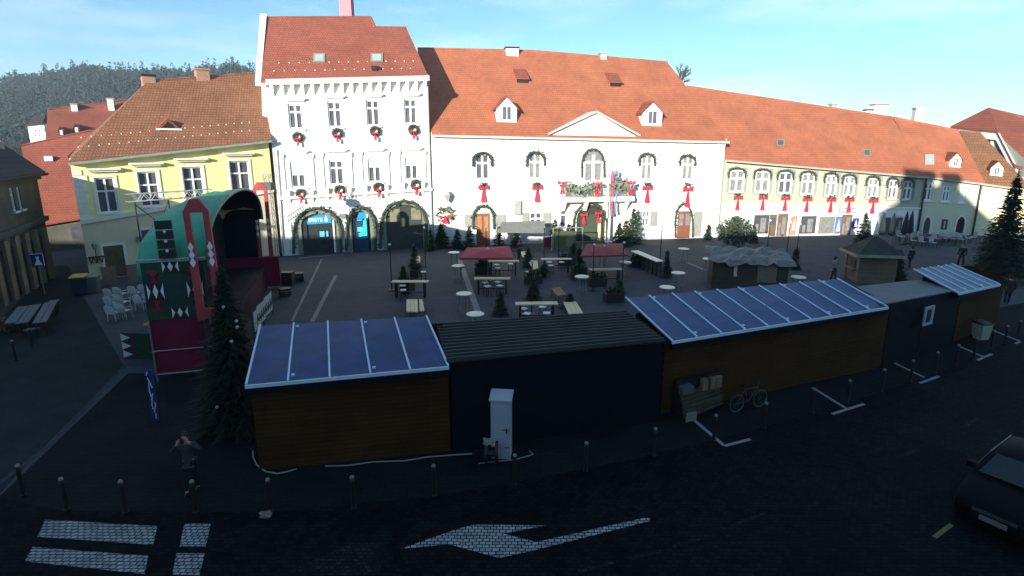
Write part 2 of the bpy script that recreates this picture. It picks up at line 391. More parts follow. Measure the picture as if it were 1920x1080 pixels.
nt.links.new(tc.outputs['Generated'], mp.inputs[0]); nt.links.new(mp.outputs[0], nz.inputs['Vector']); nt.links.new(nz.outputs['Fac'], cr.inputs[0])
nt.links.new(sky.outputs[0], tint.inputs[1]); nt.links.new(tint.outputs[0], mx.inputs[1]); nt.links.new(cr.outputs[0], mx.inputs[0]); nt.links.new(mx.outputs[0], bg.inputs[0])
bg.inputs[1].default_value = .068
SC.view_settings.view_transform = 'Standard'; SC.view_settings.look = 'None'; SC.view_settings.exposure = 1.12; SC.view_settings.gamma = 1
SC.render.engine = 'CYCLES'
# ================================================================== ground
PAVE = brickmat('square_paving', (.070,.079,.090), (.058,.067,.077), (.036,.041,.047), .6, .3, 'xy', .85, .25, .012, .25, .25, spec=.15)
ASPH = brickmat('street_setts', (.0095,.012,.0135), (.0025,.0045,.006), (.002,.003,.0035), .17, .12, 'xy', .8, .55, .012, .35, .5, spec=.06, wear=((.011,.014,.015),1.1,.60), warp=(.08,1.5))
mb = MB(); mb.add([(-700,-700,0),(700,-700,0),(700,700,0),(-700,700,0)],[(0,1,2,3)])
struct(mb.build('ground', PAVE))
# street along the near side: far edge follows the row of bollards
edge = [G(-700,1010),G(0,935),G(120,958),G(508,962),G(815,930),G(1099,880),G(1338,826),G(1588,756),G(1752,702),G(1920,628),G(2300,500)]
vs = [(p.x,p.y,.006) for p in edge]+[(140,-30,.006),(-60,-30,.006)]
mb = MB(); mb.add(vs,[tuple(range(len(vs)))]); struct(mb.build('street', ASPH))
# the pavement between the huts and the street; foreground dimness is in its colour
near = [G(430,700),G(500,760),G(860,735),G(1240,690),G(1700,610),G(1960,560)]
pv = [(p.x,p.y,.004) for p in edge[1:-1]]; pv = [(x,y-.3,.002) for x,y,z in pv]
vs = pv+[(p.x,p.y,.002) for p in near[::-1]]+[(G(240,700).x,G(240,700).y,.002)]
mb = MB(); mb.add(vs,[tuple(range(len(vs)))]); struct(mb.build('pavement', brickmat('dimmed_pavement', (.011,.015,.017), (.009,.012,.014), (.005,.007,.008), .4, .2, 'xy', .85, .4, .012, .4, .4, spec=.08)))
# the lane that leads away on the left
lane = [G(-500,900),G(0,925),G(120,800),G(235,690),G(150,545),G(128,498),G(104,498),G(0,600),G(-500,760)]
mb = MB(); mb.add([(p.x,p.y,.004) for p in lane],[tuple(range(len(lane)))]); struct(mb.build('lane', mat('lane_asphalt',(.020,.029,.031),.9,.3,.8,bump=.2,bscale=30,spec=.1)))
PAINT = brickmat('worn_road_paint', (.36,.40,.41), (.24,.27,.28), (.012,.016,.02), .15, .105, 'xy', .8, .45, .013, 2.5, .3, spec=.1, wear=((.02,.025,.028),5,.57), warp=(.10,2.2))
PAINT2 = mat('grey_road_paint', (.26,.28,.29), .8, .3, 5)
def sheet(name, pts, m, z=.010):
    mb = MB(); mb.add([(p.x,p.y,z) for p in [G(*q) for q in pts]],[tuple(range(len(pts)))]); return struct(mb.build(name, m))
sheet('crossing_stripe', [(85,975),(295,987),(287,1022),(70,1007)], PAINT)
sheet('crossing_stripe', [(61,1026),(278,1043),(271,1077),(47,1053)], PAINT)
sheet('crossing_stripe', [(346,982),(395,983),(386,1025),(337,1025)], PAINT)
sheet('crossing_stripe', [(331,1038),(384,1038),(374,1079),(323,1078)], PAINT)
sheet('road_arrow_marking', [(751,1030),(862,991),(890,984),(1023,986),(944,1001),(1005,1017),(1108,994),(1216,970),(1220,977),(1130,1000),(999,1033),(936,1047),(842,1021)], PAINT)
FADED = brickmat('faded_road_paint', (.030,.036,.036), (.012,.015,.016), (.006,.008,.009), .15, .105, 'xy', .8, .5, .015, 3, .3, spec=.06, wear=((.006,.008,.0095),2.5,.47), warp=(.10,2.2))
sheet('faded_road_marking', [(655,1020),(722,1018),(712,1079),(530,1079)], FADED)
def strip(a, b, w=.12, m=PAINT2, z=.010, name='bay_line'):
    a, b = G(*a), G(*b); t = (b-a).normalized(); n = Vector((-t.y,t.x,0))*w/2
    mb = MB(); mb.add([(q.x,q.y,z) for q in (a-n,b-n,b+n,a+n)],[(0,1,2,3)]); return struct(mb.build(name, m))
for a,b in [((1287,776),(1358,836)),((1523,727),(1588,767)),((1677,681),(1733,708)),((1800,650),(1845,670)),((1855,617),(1912,640))]: strip(a,b)
for a,b in [((1358,837),(1407,824)),((1560,777),(1620,758)),((1725,719),(1760,706)),((1832,676),(1860,664)),((1912,641),(1904,645))]: strip(a,b,z=.014)
for a,b in [((1085,1072),(1150,1056)),((1180,1048),(1240,1034)),((1262,1026),(1312,1010)),((1380,982),(1436,962)),((1690,858),(1722,842)),((1808,800),(1832,785))]: strip(a,b,.10,FADED,name='faded_lane_dash')
DRAIN = mat('drain_stone',(.20,.20,.20),.8,.2,4)
strip((603,486),(548,602),.14,DRAIN,.008,'drain_channel'); strip((630,516),(585,604),.22,DRAIN,.008,'drain_channel')
strip((862,488),(898,590),.35,DRAIN,.008,'drain_channel'); strip((1288,492),(1325,508),.25,DRAIN,.008,'drain_channel'); strip((560,484),(630,478),.3,DRAIN,.008,'drain_channel')
strip((240,680),(100,830),.16,mat('kerb_stone',(.045,.052,.055),.8,.3,3,spec=.1),.009,'kerb_line'); strip((100,830),(-40,935),.16,MATS['kerb_stone'],.009,'kerb_line')
# ================================================================== hill with its wood
def hill_h(x, y):
    az = x/max(y,1)
    prof = 45*min(1,max(0,(-.16-az)/.30)) if az > -.46 else 45 - 9*min(1,max(0,(-.72-az)/.25))
    prof += 1.2*math.sin(az*23)+.8*math.sin(az*51+1)
    t = min(1,max(0,(y-120)/230)); t = t*t*(3-2*t)
    return max(0,prof)*t
mb = MB(); nx, ny = 60, 36; vs = []
for j in range(ny+1):
    y = 100+ (j/ny)*420
    for i in range(nx+1):
        az = -1.5+1.7*i/nx; x = az*y; vs.append((x,y,hill_h(x,y)+.02*(j==0) - (0 if y < 400 else (y-400)*.25)))
mb.add(vs,[(j*(nx+1)+i,j*(nx+1)+i+1,(j+1)*(nx+1)+i+1,(j+1)*(nx+1)+i) for j in range(ny) for i in range(nx)])
struct(mb.build('hill', mat('hill_floor',(.045,.055,.035),.95,.3,.05,col2=(.09,.08,.055)), smooth=True))
fw = MB(); rnd = random.Random(5)
for k in range(4600):
    y = 135+ 245*rnd.random()**.7; az = -1.12+.85*rnd.random(); x = az*y
    if hill_h(x,y) < 3: continue
    z = hill_h(x,y); kind = rnd.random(); h = rnd.uniform(4.5,7.5)*(1.45 if rnd.random() < .07 else 1)
    if kind < .48:                      # conifer: stacked ragged skirts
        m = 0; h *= 1.15
        fw.tube((x,y,z),(x,y,z+h),.22,.04,4,3)
        for q in range(30):
            u = rnd.random()**.8; rr = (1-u)*h*.19+.15; a = rnd.random()*6.283; c = Vector((x+rr*math.cos(a)*rnd.random()**.5, y+rr*math.sin(a)*rnd.random()**.5, z+h*(.12+.86*u)))
            o = Vector((math.cos(a),math.sin(a),-.45))*(.5+rr*.45); t = Vector((-math.sin(a),math.cos(a),0))*(.3+rr*.28)
            fw.add([c+Vector((0,0,.5)), c+o+t, c+o-t],[(0,1,2)],m)
    else:                               # bare or leafed broad tree
        m = 1 if kind < .75 else 2
        fw.tube((x,y,z),(x+rnd.gauss(0,.3),y,z+h*1.02),.16,.05,4,3)
        cw = h*.24
        for q in range(30):
            a = rnd.random()*6.283; u = rnd.random(); e = math.sin(math.pi*min(.97,u*.8+.18)); rr = cw*e*rnd.random()**.4
            c = Vector((x+rr*math.cos(a), y+rr*math.sin(a), z+h*(.28+.74*u))); s_ = .35+.4*rnd.random()
            d = Vector((rnd.gauss(0,1),rnd.gauss(0,1),rnd.gauss(0,1))).normalized()*s_; t = d.orthogonal().normalized()*s_*.6
            fw.add([c-d,c+t,c+d,c-t*.7],[(0,1,2,3)],m)
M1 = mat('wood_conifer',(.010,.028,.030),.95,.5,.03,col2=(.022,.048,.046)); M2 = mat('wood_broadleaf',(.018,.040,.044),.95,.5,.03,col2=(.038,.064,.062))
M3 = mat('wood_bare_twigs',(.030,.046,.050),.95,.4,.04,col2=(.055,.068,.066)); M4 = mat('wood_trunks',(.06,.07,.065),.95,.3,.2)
struct(fw.build('hillside_wood',[M1,M2,M3,M4]),'stuff')
hz = MB(); hz.box(-720,720,-720,720,-1,95); hm = bpy.data.materials.new('pale_air'); hm.use_nodes = True; hn = hm.node_tree
hn.nodes.remove(hn.nodes['Principled BSDF']); pvn = hn.nodes.new('ShaderNodeVolumePrincipled'); pvn.inputs['Color'].default_value = (.75,.87,1,1); pvn.inputs['Density'].default_value = .0005
hn.links.new(pvn.outputs[0], hn.nodes['Material Output'].inputs['Volume']); struct(hz.build('haze',hm),'stuff')
# ================================================================== BUILDINGS
# ---- yellow corner house
yA, yB = G(170,526), G(524,481)
Y = House('yellow_house','yellow two-storey corner house with a hipped brown tile roof, behind the green stage',yA,yB,(133,297),(517,257),12,YEL,oh=.45,back=(.7,0))
yw = [(181,333,219,399),(261,322,299,387),(344,313,382,374),(432,302,469,362)]
yr = [Y.f.rect(*w) for w in yw]; Y.holes = [r for r in yr]
Y.walls()
Y.roof([(277,157),(505,139)],TILE_B,6.0,hipL=True,guards=40,gutter=GRNZINC)
for i,r in enumerate(yr):
    window(Y.root,r,tr=.62,surround=CREAM,hood=(.5,.42,CREAM),sill=True,sur_m=CREAM)
mid = lambda x,y: Y.f.sz(x,y)[1]
Y.band('eaves_cornice',Y.zL-.42,Y.zR-.42,.34,.3,CREAM)
Y.band('belt_cornice',mid(170,419),mid(510,360),.28,.2,CREAM); 
mb = MB(); zb0, zb1 = mid(170,419)-.004, mid(510,360)-.004
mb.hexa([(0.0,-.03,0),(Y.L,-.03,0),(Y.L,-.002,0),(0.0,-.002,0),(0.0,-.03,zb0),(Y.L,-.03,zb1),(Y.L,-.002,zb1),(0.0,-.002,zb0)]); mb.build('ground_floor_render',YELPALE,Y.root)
q = MB(); zq = zb0+.3
k = 0
while zq < Y.zL-.9:
    MB().box(0,.75 if k%2 else .5,-.05,-.002,zq,zq+.34).build('quoin',CREAM,Y.root); zq += .36; k += 1

r = Y.f.rect(196,460,234,512,-.03); MB().box(r[0],r[1],-.07,-.032,.05,r[3]).build('door',mat('door_timber',(.10,.085,.05),.7,.2,4),Y.root)  # door in one even brown timber colour
q = MB(); q.box(r[0]-.16,r[0]-.003,-.10,-.032,.05,r[3]+.16); q.box(r[1]+.003,r[1]+.16,-.10,-.032,.05,r[3]+.16); q.box(r[0]-.003,r[1]+.003,-.10,-.032,r[3]+.003,r[3]+.16); q.build('door_frame',CREAM,Y.root)
r = Y.f.rect(270,428,345,520,-.03); o = MB().box(r[0],r[1],-.08,-.032,.05,r[3]).build('shop_window',GLASS,Y.root)
q = MB(); q.box(r[0]-.2,r[0]-.003,-.12,-.032,.05,r[3]+.2); q.box(r[1]+.003,r[1]+.2,-.12,-.032,.05,r[3]+.2); q.box(r[0]-.003,r[1]+.003,-.12,-.032,r[3]+.003,r[3]+.2); q.build('frame',CREAM,o)
Y.chimney(266,290,152,140,6.2,BRICK,BLACK,.8); Y.chimney(367,391,144,129,6.2,BRICK,BRICK,.8)
b = Y.hit(316,242); q = MB(); q.prism([(b.x-.75,b.y-.1,b.z),(b.x+.75,b.y-.1,b.z),(b.x,b.y-.1,b.z+.75)],(0,1.1,0)); q.box(b.x-.8,b.x+.8,b.y-.22,b.y-.11,b.z-.08,b.z+.05,1); o = q.build('eyebrow_dormer',[TILE_BR,CREAM],Y.root)
MB().prism([(b.x-.45,b.y-.13,b.z+.08),(b.x+.45,b.y-.13,b.z+.08),(b.x,b.y-.13,b.z+.52)],(0,.02,0)).build('opening',BLACK,o)
# wall lantern with its ornament bracket
p = Y.f.world(Y.f.at(181,490,-.05)); ln = thing('wall_lantern','ornamental wrought-iron lantern on the wall of the yellow house, left of its door','lantern',p,Y.f.ang)
q = MB(); q.path([(0,0,0),(0,-.5,.1),(0,-.5,.9)],.03); q.box(-.45,.45,-.12,-.04,.28,.36); q.path([(-.4,-.08,.3),(-.3,-.1,-.1),(-.15,-.1,.3),(0,-.1,-.1),(.15,-.1,.3),(.3,-.1,-.1),(.4,-.08,.3)],.03); q.build('bracket',BLACK,ln)
q = MB(); q.lathe([(.09,.9),(.17,1.25),(.05,1.4),(.02,1.5)],(0,-.5,0),6); q.build('lamp',mat('lantern_glass',(.3,.3,.27),.3,.1),ln)
r = Y.f.rect(187,500,193,510,-.05); tag(MB().box(r[0],r[1],-.12,-.031,r[2],r[3]).build('meter_box',GREYSTONE,None,Y.f.A,Y.f.ang),'small grey box on the yellow wall under the lantern','box')
r = Y.f.rect(255,443,266,452,-.05); tag(MB().box(r[0],r[1],-.25,-.031,r[2],r[3]).build('wall_plate',DKFR,None,Y.f.A,Y.f.ang),'small dark plate high on the yellow wall right of the door','plate')
# ---- white bank house
wA, wB = G(530,480), G(813,463)
Wh = House('white_bank_house','tall white three-storey house with red roof, wreaths and blue bank signs',wA,wB,(512,150),(815,143),11,WHITE,oh=.4,back=(-1.6,-1.2))
up = [(541,195,568,242),(615,190,641,239),(687,187,712,236),(758,185,782,233)]
lowr = [(545,303,573,352),(618,300,645,347),(690,298,715,342),(760,296,784,337)]
ur = [Wh.f.rect(*w) for w in up]; lr = [Wh.f.rect(*w) for w in lowr]; Wh.holes = ur+lr
Wh.walls()
Wh.roof([(501,37),(695,36),(704,55),(762,56)],TILE_R,6.0,guards=30,gutter=ZINC,sL=-.35,sR=Wh.L)
mb = MB()
for g in Wh.gab: mb.add(g,[(0,1,2)])
mb.build('gable_wall',WHITE,Wh.root); mb = MB()
# parapet of the party wall at the left edge
rp0 = Wh.rp[0]; mb.prism([(-.75,-.3,Wh.zL-.5),(-.36,-.3,Wh.zL-.5),(-.36+(rp0.x+.35),rp0.y,rp0.z+.1),(rp0.x-.5,rp0.y,rp0.z+.1)],(0,0,.35))
mb.prism([(-.75,0,8),(-.37,0,8),(-.37+(rp0.x+.35),rp0.y,rp0.z+.1),(rp0.x-.5,rp0.y,rp0.z+.1),(-.75,0.0,Wh.zL)][:3]+[(rp0.x-.5,rp0.y,rp0.z+.1)],(0,.3,-.6))
mb.build('parapet_wall',WHITE,Wh.root)
for i,r in enumerate(ur): window(Wh.root,r,tr=.68,fw=.13,surround=CREAM,hood=(.34,.3,WHITE),sur_m=WHITE)
for i,r in enumerate(lr): window(Wh.root,r,tr=.68,fw=.13,surround=CREAM,sur_w=.3,hood=(.75,.35,WHITE),sur_m=WHITE,blind=[.52,None,.36,.36][i])
Wh.band('eaves_cornice',Wh.zL-.42,Wh.zR-.42,.40,.55,WHITE); q = MB()
n = 17
for i in range(n):
    s_ = .35+(Wh.L-.7)*i/(n-1); z = Wh.ev(s_)-.43
    q = MB(); q.hexa([(s_-.14,-.10,z-.75),(s_+.14,-.10,z-.75),(s_+.14,-.002,z-.75),(s_-.14,-.002,z-.75),(s_-.14,-.5,z),(s_+.14,-.5,z),(s_+.14,-.002,z),(s_-.14,-.002,z)]); q.build('modillion',WHITE,Wh.root)
zz = lambda x,y: Wh.f.sz(x,y)[1]
Wh.band('belt_cornice',zz(530,374),zz(812,357),.22,.3,CREAM)
Wh.band('sill_band',zz(520,267),zz(812,252)-.1,.12,.12,WHITE)
q = MB()
for r in lr:
    for x in (r[0]-.32,r[1]+.32):
        z = r[2]-.2
        q = MB(); q.hexa([(x-.13,-.12,z-.95),(x+.13,-.12,z-.95),(x+.13,-.002,z-.95),(x-.13,-.002,z-.95),(x-.16,-.42,z),(x+.16,-.42,z),(x+.16,-.002,z),(x-.16,-.002,z)]); q.build('console',WHITE,Wh.root)
q = MB()
for r in lr:
    for x in (r[0]-.55,r[1]+.55): q = MB(); q.box(x-.11,x+.11,-.12,-.002,r[2]-.3,r[3]+.5); q.box(x-.17,x+.17,-.18,-.119,r[3]+.3,r[3]+.62); q.build('pilaster',WHITE,Wh.root)
DKDOOR = mat('dark_shopfront',(.035,.045,.045),.25,.3,2,spec=.5); WARMGL = mat('warm_glass',(.22,.21,.14),.3,.3,2)
r1 = Wh.f.rect(566,400,628,478); a1 = arch_open(Wh.root,'entrance_arch',(r1[0],r1[1],.0,r1[3]),.9,DKDOOR,DKFR,.34)
r2 = Wh.f.rect(660,395,694,472); a2 = arch_open(Wh.root,'entrance_arch',(r2[0],r2[1],.0,r2[3]),.8,DKDOOR,DKFR,.3)
r3 = Wh.f.rect(724,383,792,467); a3 = arch_open(Wh.root,'entrance_arch',(r3[0],r3[1],.0,r3[3]),1.1,mat('dark_gate',(.05,.055,.045),.6,.3,2),DKFR,.3)
for x0,x1,y0,y1 in ((731,750,392,416),(771,789,390,412)):
    g = Wh.f.rect(x0,y0,x1,y1,-.03); MB().box(g[0],g[1],-.05,-.022,g[2],g[3]).build('glazed_light',WARMGL,a3)
g = Wh.f.rect(625,412,628,470,-.1); MB().box(g[0],g[1],-.3,-.161,.1,g[3]).build('door_post',TRIM,a1)
BLUE = mat('blue_sign_panel',(.02,.20,.42),.35,.08,1,emit=(.01,.16,.36),es=.55); LBL = mat('pale_blue_screen',(.10,.32,.5),.3,.2,5,emit=(.05,.30,.55),es=.6)
LETTER = mat('white_lettering',(.8,.8,.8),.5,.02,emit=(1,1,1),es=.35)
def text(body, par, loc, size, m, rot=(math.pi/2,0,0), ext=.01):
    c = bpy.data.curves.new('lettering','FONT'); c.body = body; c.size = size; c.extrude = ext; c.align_x = 'CENTER'; c.align_y = 'CENTER'; c.materials.append(m)
    tmp = bpy.data.objects.new('lettering_source',c); COL.objects.link(tmp); bpy.context.view_layer.update()
    me = bpy.data.meshes.new_from_object(tmp.evaluated_get(bpy.context.evaluated_depsgraph_get())); bpy.data.objects.remove(tmp)
    o = bpy.data.objects.new('lettering',me); COL.objects.link(o); o.parent = par; o.location = loc; o.rotation_euler = rot; return o
g = Wh.f.rect(575,402,621,420,-.08); sg = thing('bank_sign','blue arched bank sign with white lettering over the left doorway of the white house','sign',Wh.f.A,Wh.f.ang)
c_ = (g[0]+g[1])/2; mb = MB(); mb.prism([(g[0],-.1,g[2]),(g[1],-.1,g[2]+.05),(g[1],-.1,g[3]-.35),(g[1]-.3,-.1,g[3]-.1),(c_,-.1,g[3]),(g[0]+.35,-.1,g[3]-.2),(g[0],-.1,g[3]-.5)],(0,.06,0)); mb.build('panel',BLUE,sg)
t_ = text('ERSTE',sg,(c_-.28,-.115,(g[2]+g[3])/2-.06),.42,LETTER); t_['label'] = 'white letters of the bank sign'
q = MB(); q.prism([(c_+.55+.14*math.cos(a*.785),-.112,(g[2]+g[3])/2-.06+.17*math.sin(a*.785)) for a in range(8)],(0,-.01,0)); q.prism([(c_+.48,-.113,(g[2]+g[3])/2+.1),(c_+.62,-.113,(g[2]+g[3])/2+.1),(c_+.55,-.113,(g[2]+g[3])/2+.3)],(0,-.008,0)); q.build('emblem',LETTER,sg)
g = Wh.f.rect(598,432,617,445,-.06); sc_ = thing('window_screen','lit blue screen in the dark shopfront under the bank sign','screen',Wh.f.A,Wh.f.ang)
MB().box(g[0],g[1],-.09,-.025,g[2],g[3]).build('frame',BLACK,sc_); w_ = g[1]-g[0]
q = MB(); q.box(g[0]+.06,g[0]+w_*.55,-.1,-.092,g[2]+.06,g[3]-.06); q.box(g[0]+w_*.72,g[1]-.06,-.1,-.092,g[2]+.06,g[3]-.06); q.build('display',LBL,sc_)
g = Wh.f.rect(668,398,690,410,-.08); at_ = thing('cash_machine','dark blue cash machine with glowing turquoise screen in the narrow arch','cash machine',Wh.f.A,Wh.f.ang)
q = MB(); q.prism([(g[0],-.12,g[2]),(g[1],-.12,g[2]),(g[1],-.12,g[3]-.1),(g[1]-.2,-.12,g[3]),(g[0]+.25,-.12,g[3]-.02)],(0,.07,0)); q.build('header_sign',BLUE,at_)
q = MB(); q.box(g[1]-.16,g[1]-.03,-.135,-.122,g[2]+.1,g[3]-.15); q.build('emblem',LETTER,at_)
g = Wh.f.rect(664,413,690,472,-.2); q = MB(); q.box(g[0],g[1],-.3,-.03,.02,g[3]); q.box(g[0]+.1,g[1]-.1,-.38,-.301,1.1,1.25); q.build('cabinet',mat('dark_blue_cabinet',(.03,.06,.10),.4,.2),at_)
TURQ = mat('turquoise_glow',(.02,.5,.45),.4,.1,emit=(.02,.75,.6),es=.9)
q = MB(); q.prism([(g[1]-.34,-.31,2.6),(g[1]-.1,-.31,2.9),(g[1]-.1,-.31,1.4),(g[1]-.75,-.31,1.35),(g[1]-.75,-.31,1.6),(g[1]-.36,-.31,1.75)],(0,-.02,0)); q.build('light_strip',TURQ,at_)
q = MB(); q.box(g[0]+.3,g[0]+.75,-.32,-.302,1.75,2.15); q.box(g[0]+.32,g[0]+.72,-.32,-.302,2.7,2.78); q.build('display',LBL,at_)
# downpipes
q = MB(); q.path([(Wh.L-.12,-.35,Wh.zR+.05),(Wh.L-.12,-.14,Wh.zR-.7),(Wh.L-.12,-.14,.05)],.075,8); q.build('downpipe',ZINC,Wh.root)
q = MB(); q.path([(.10,-.3,Wh.zL-5.2),(.10,-.12,.05)],.06,8); q.build('downpipe',ZINC,Wh.root)
Wh.skylight(587,101,610,118,DKFR,LBL if False else mat('skylight_glass',(.35,.42,.40),.15,.1,spec=.5)); Wh.skylight(695,101,718,117,DKFR,MATS['skylight_glass'])
b = Wh.hit(705,131); q = MB(); q.box(b.x-.35,b.x+.1,b.y-.2,b.y+.1,b.z-.05,b.z+.3); q.prism([(b.x+.15,b.y-.1,b.z),(b.x+.5,b.y-.1,b.z),(b.x+.15,b.y-.1,b.z+.35)],(0,.3,0)); q.build('roof_vent',BLACK,Wh.roofo)
# tall pink chimney behind the white house
p = Pt(666,64); ch = thing('pink_chimney','tall pink chimney stack rising behind the white house roof','chimney',(p.x,p.y,0))
MB().box(-.62,.62,-.6,.6,0,31).build('stack',PINK,ch); MB().box(-.75,.75,-.73,.73,31,31.4).build('cap',GREYSTONE,ch)
# ---- town hall
tA, tB = G(815,463), G(1346,445)
Tn = House('town_hall','long white town hall with a pediment, balcony and orange roof with two dormers',tA,tB,(816,248),(1356,261),13,WHITE,oh=.35,back=(.5,-3.2))
tw = [(891,288,918,337),(991,286,1016,336),(1202,290,1224,338),(1279,292,1301,338)]
tr_ = [Tn.f.rect(*w) for w in tw]
tg = [(993,398,1016,425),(1050,384,1063,426),(1204,395,1218,424)]
gr = [Tn.f.rect(*w) for w in tg]
ca = Tn.f.rect(1094,282,1130,338); Tn.holes = tr_+gr
Tn.walls()
Tn.roof([(783,94),(1000,99),(1251,120)],TILE_O,8.5,guards=0,gutter=CREAM,sL=.05)
[MB().add(g,[(0,1,2)]).build('gable_wall',WHITE,Tn.root) for g in Tn.gab]
for i,r in enumerate(tr_): window(Tn.root,r,tr=.64,fw=.15,pm=GLASS if i == 0 else GLAREGL,sur_m=CREAM)
for i,r in enumerate(gr): window(Tn.root,r,tr=.55,fw=.12,pm=GLASS,cols=2 if i != 1 else 1,sur_m=CREAM)
# arched balcony window
o = arch_open(Tn.root,'arched_window',ca,(ca[1]-ca[0])/2,GLAREGL,WHITE,.22,proud=.1); q = MB(); c_ = (ca[0]+ca[1])/2
q.box(c_-.14,c_+.14,-.09,-.022,ca[2],ca[3]-.4); q.box(ca[0],ca[1],-.085,-.023,ca[3]-1.15,ca[3]-.95)
for x in (ca[0]+.02,ca[1]-.16): q.box(x,x+.14,-.085,-.023,ca[2],ca[3]-1.2)
q.build('glazing_bars',TRIM,o)
Tn.band('eaves_cornice',Tn.zL-.35,Tn.zR-.35,.28,.25,CREAM)
# pediment
a,b,c_ = Tn.f.at(1034,253,-.18),Tn.f.at(1193,256,-.18),Tn.f.at(1117,211,-.18)
q = MB(); q.prism([a,b,c_],(0,.16,0)); q.build('pediment',WHITE,Tn.root); ped = c_
q = MB(); q.prism([a+Vector((-.3,-.3,0)),c_+Vector((0,-.3,0)),c_+Vector((0,9,0)),a+Vector((-.3,2.5,0))],(0,0,.14)); q.prism([b+Vector((.3,-.3,0)),c_+Vector((0,-.3,0)),c_+Vector((0,9,0)),b+Vector((.3,2.5,0))],(0,0,.14)); q.build('pediment_roof',[mat('pediment_lead',(.60,.57,.50),.7,.1)],Tn.root)
Tn.dormer(931,180,969,229,WHITE,TILE_BR,label='left white dormer of the town hall roof'); Tn.dormer(1205,190,1242,236,WHITE,TILE_BR,label='right white dormer of the town hall roof')
for x0,y0,x1,y1 in ((967,136,992,155),(1142,143,1166,162)):
    b = Tn.hit((x0+x1)/2,y1); w_ = Tn.f.rect(x0,y0,x1,y1,b.y); hw = (w_[1]-w_[0])/2
    q = MB(); q.hexa([(b.x-hw,b.y-.25,b.z+.28),(b.x+hw,b.y-.25,b.z+.28),(b.x+hw,b.y+1.5,b.z+1.35),(b.x-hw,b.y+1.5,b.z+1.35),(b.x-hw,b.y-.25,b.z+.36),(b.x+hw,b.y-.25,b.z+.36),(b.x+hw,b.y+1.5,b.z+1.43),(b.x-hw,b.y+1.5,b.z+1.43)])
    q.box(b.x-hw*.8,b.x+hw*.8,b.y-.05,b.y+.1,b.z-.02,b.z+.30,1); q.build('roof_hatch',[TILE_BR,BLACK],Tn.roofo)
Tn.chimney(948,971,98,89,8.6,WHITE,BLACK,.9); Tn.chimney(1124,1136,107,99,8.6,GREYSTONE,GREYSTONE,.7)
# doors of the town hall
g = Tn.f.rect(1080,384,1134,452); gate = arch_open(Tn.root,'main_door',(g[0],g[1],.05,g[3]),1.3,mat('dark_green_door',(.035,.045,.03),.7,.3,3),CREAM,.16)
q = MB(); m_ = (g[0]+g[1])/2+.7; q.box(m_,m_+.28,-.12,-.025,.1,g[3]-1.2); q.build('door_leaf_edge',WOOD,gate); 
q = MB(); q.box(g[0]+.5,m_-.1,-.10,-.025,.1,g[3]-.9); q.build('door_leaf',DKGREEN,gate)
for x0,y0,x1,y1,lab in ((893,400,918,461,'brown door under a green garland arch, at the left of the town hall'),(1270,396,1294,447,'glazed brown door at the right end of the town hall')):
    g = Tn.f.rect(x0,y0,x1,y1); q = MB(); q.box(g[0],g[1],-.06,-.004,.05,g[3])
    for k in range(2):
        w_ = (g[1]-g[0])/2; q.box(g[0]+w_*k+.12,g[0]+w_*(k+1)-.12,-.08,-.061,1.3,g[3]-.25,1)
    o = q.build('door',[BROWNDOOR,GLAREGL if x0 > 1200 else mat('orange_pane',(.42,.20,.08),.5,.2)],Tn.root); o['label'] = lab
    q = MB(); c_ = (g[0]+g[1])/2; hw = (g[1]-g[0])/2
    q.prism(arch_pts(g[0]-.1,g[1]+.1,g[3]+.02,g[3]+hw*1.15,hw*1.1,-.03)[0:],(0,.025,0)); q.build('fanlight',WHITE,o)
SHUT = mat('grey_shutter',(.30,.31,.28),.7,.15,4)
for x0,y0,x1,y1 in ((871,402,891,426),(929,402,947,426),(979,399,991,425),(1018,399,1033,425),(1195,396,1203,424),(1219,396,1232,424),(1300,396,1315,443)):
    g = Tn.f.rect(x0,y0,x1,y1,-.05); q = MB(); q.box(g[0],g[1],-.11,-.06,g[2],g[3])
    k = 0; z = g[2]+.15
    while z < g[3]-.1: q.box(g[0]+.08,g[1]-.08,-.125,-.111,z,z+.07); z += .16
    q.build('shutter',SHUT,Tn.root)
# balcony
g = Tn.f.rect(1050,369,1188,378,-.9); q = MB(); q.box(g[0],g[1],-1.1,-.003,g[2],g[3]); 
for x in (g[0]+.5,g[0]+2.6,g[1]-2.6,g[1]-.5): q.hexa([(x-.15,-.25,g[2]-.9),(x+.15,-.25,g[2]-.9),(x+.15,-.004,g[2]-.9),(x-.15,-.004,g[2]-.9),(x-.15,-.95,g[2]-.003),(x+.15,-.95,g[2]-.003),(x+.15,-.004,g[2]-.003),(x-.15,-.004,g[2]-.003)])
bal = q.build('balcony',CREAM,Tn.root)
q = MB(); zr = g[3]+1.15
q.box(g[0]+.03,g[1]-.03,-1.08,-1.02,zr-.05,zr); q.box(g[0]+.03,g[1]-.03,-1.08,-1.02,g[3]+.1,g[3]+.15)
x = g[0]+.05
while x < g[1]-.05: q.box(x-.02,x+.02,-1.07,-1.03,g[3]+.002,zr-.05); x += .22
for x in (g[0]+.05,g[1]-.05):
    q.box(x-.02,x+.02,-1.02,-.004,zr-.05,zr)
q.build('railing',DKFR,bal); balg = g; balz = zr
# lantern hanging under the right half of the balcony
q = MB(); q.path([(Tn.L-.15,-.3,Tn.zR+.05),(Tn.L-.15,-.1,Tn.zR-.7),(Tn.L-.15,-.1,.05)],.07,8); q.build('downpipe',ZINC,Tn.root)
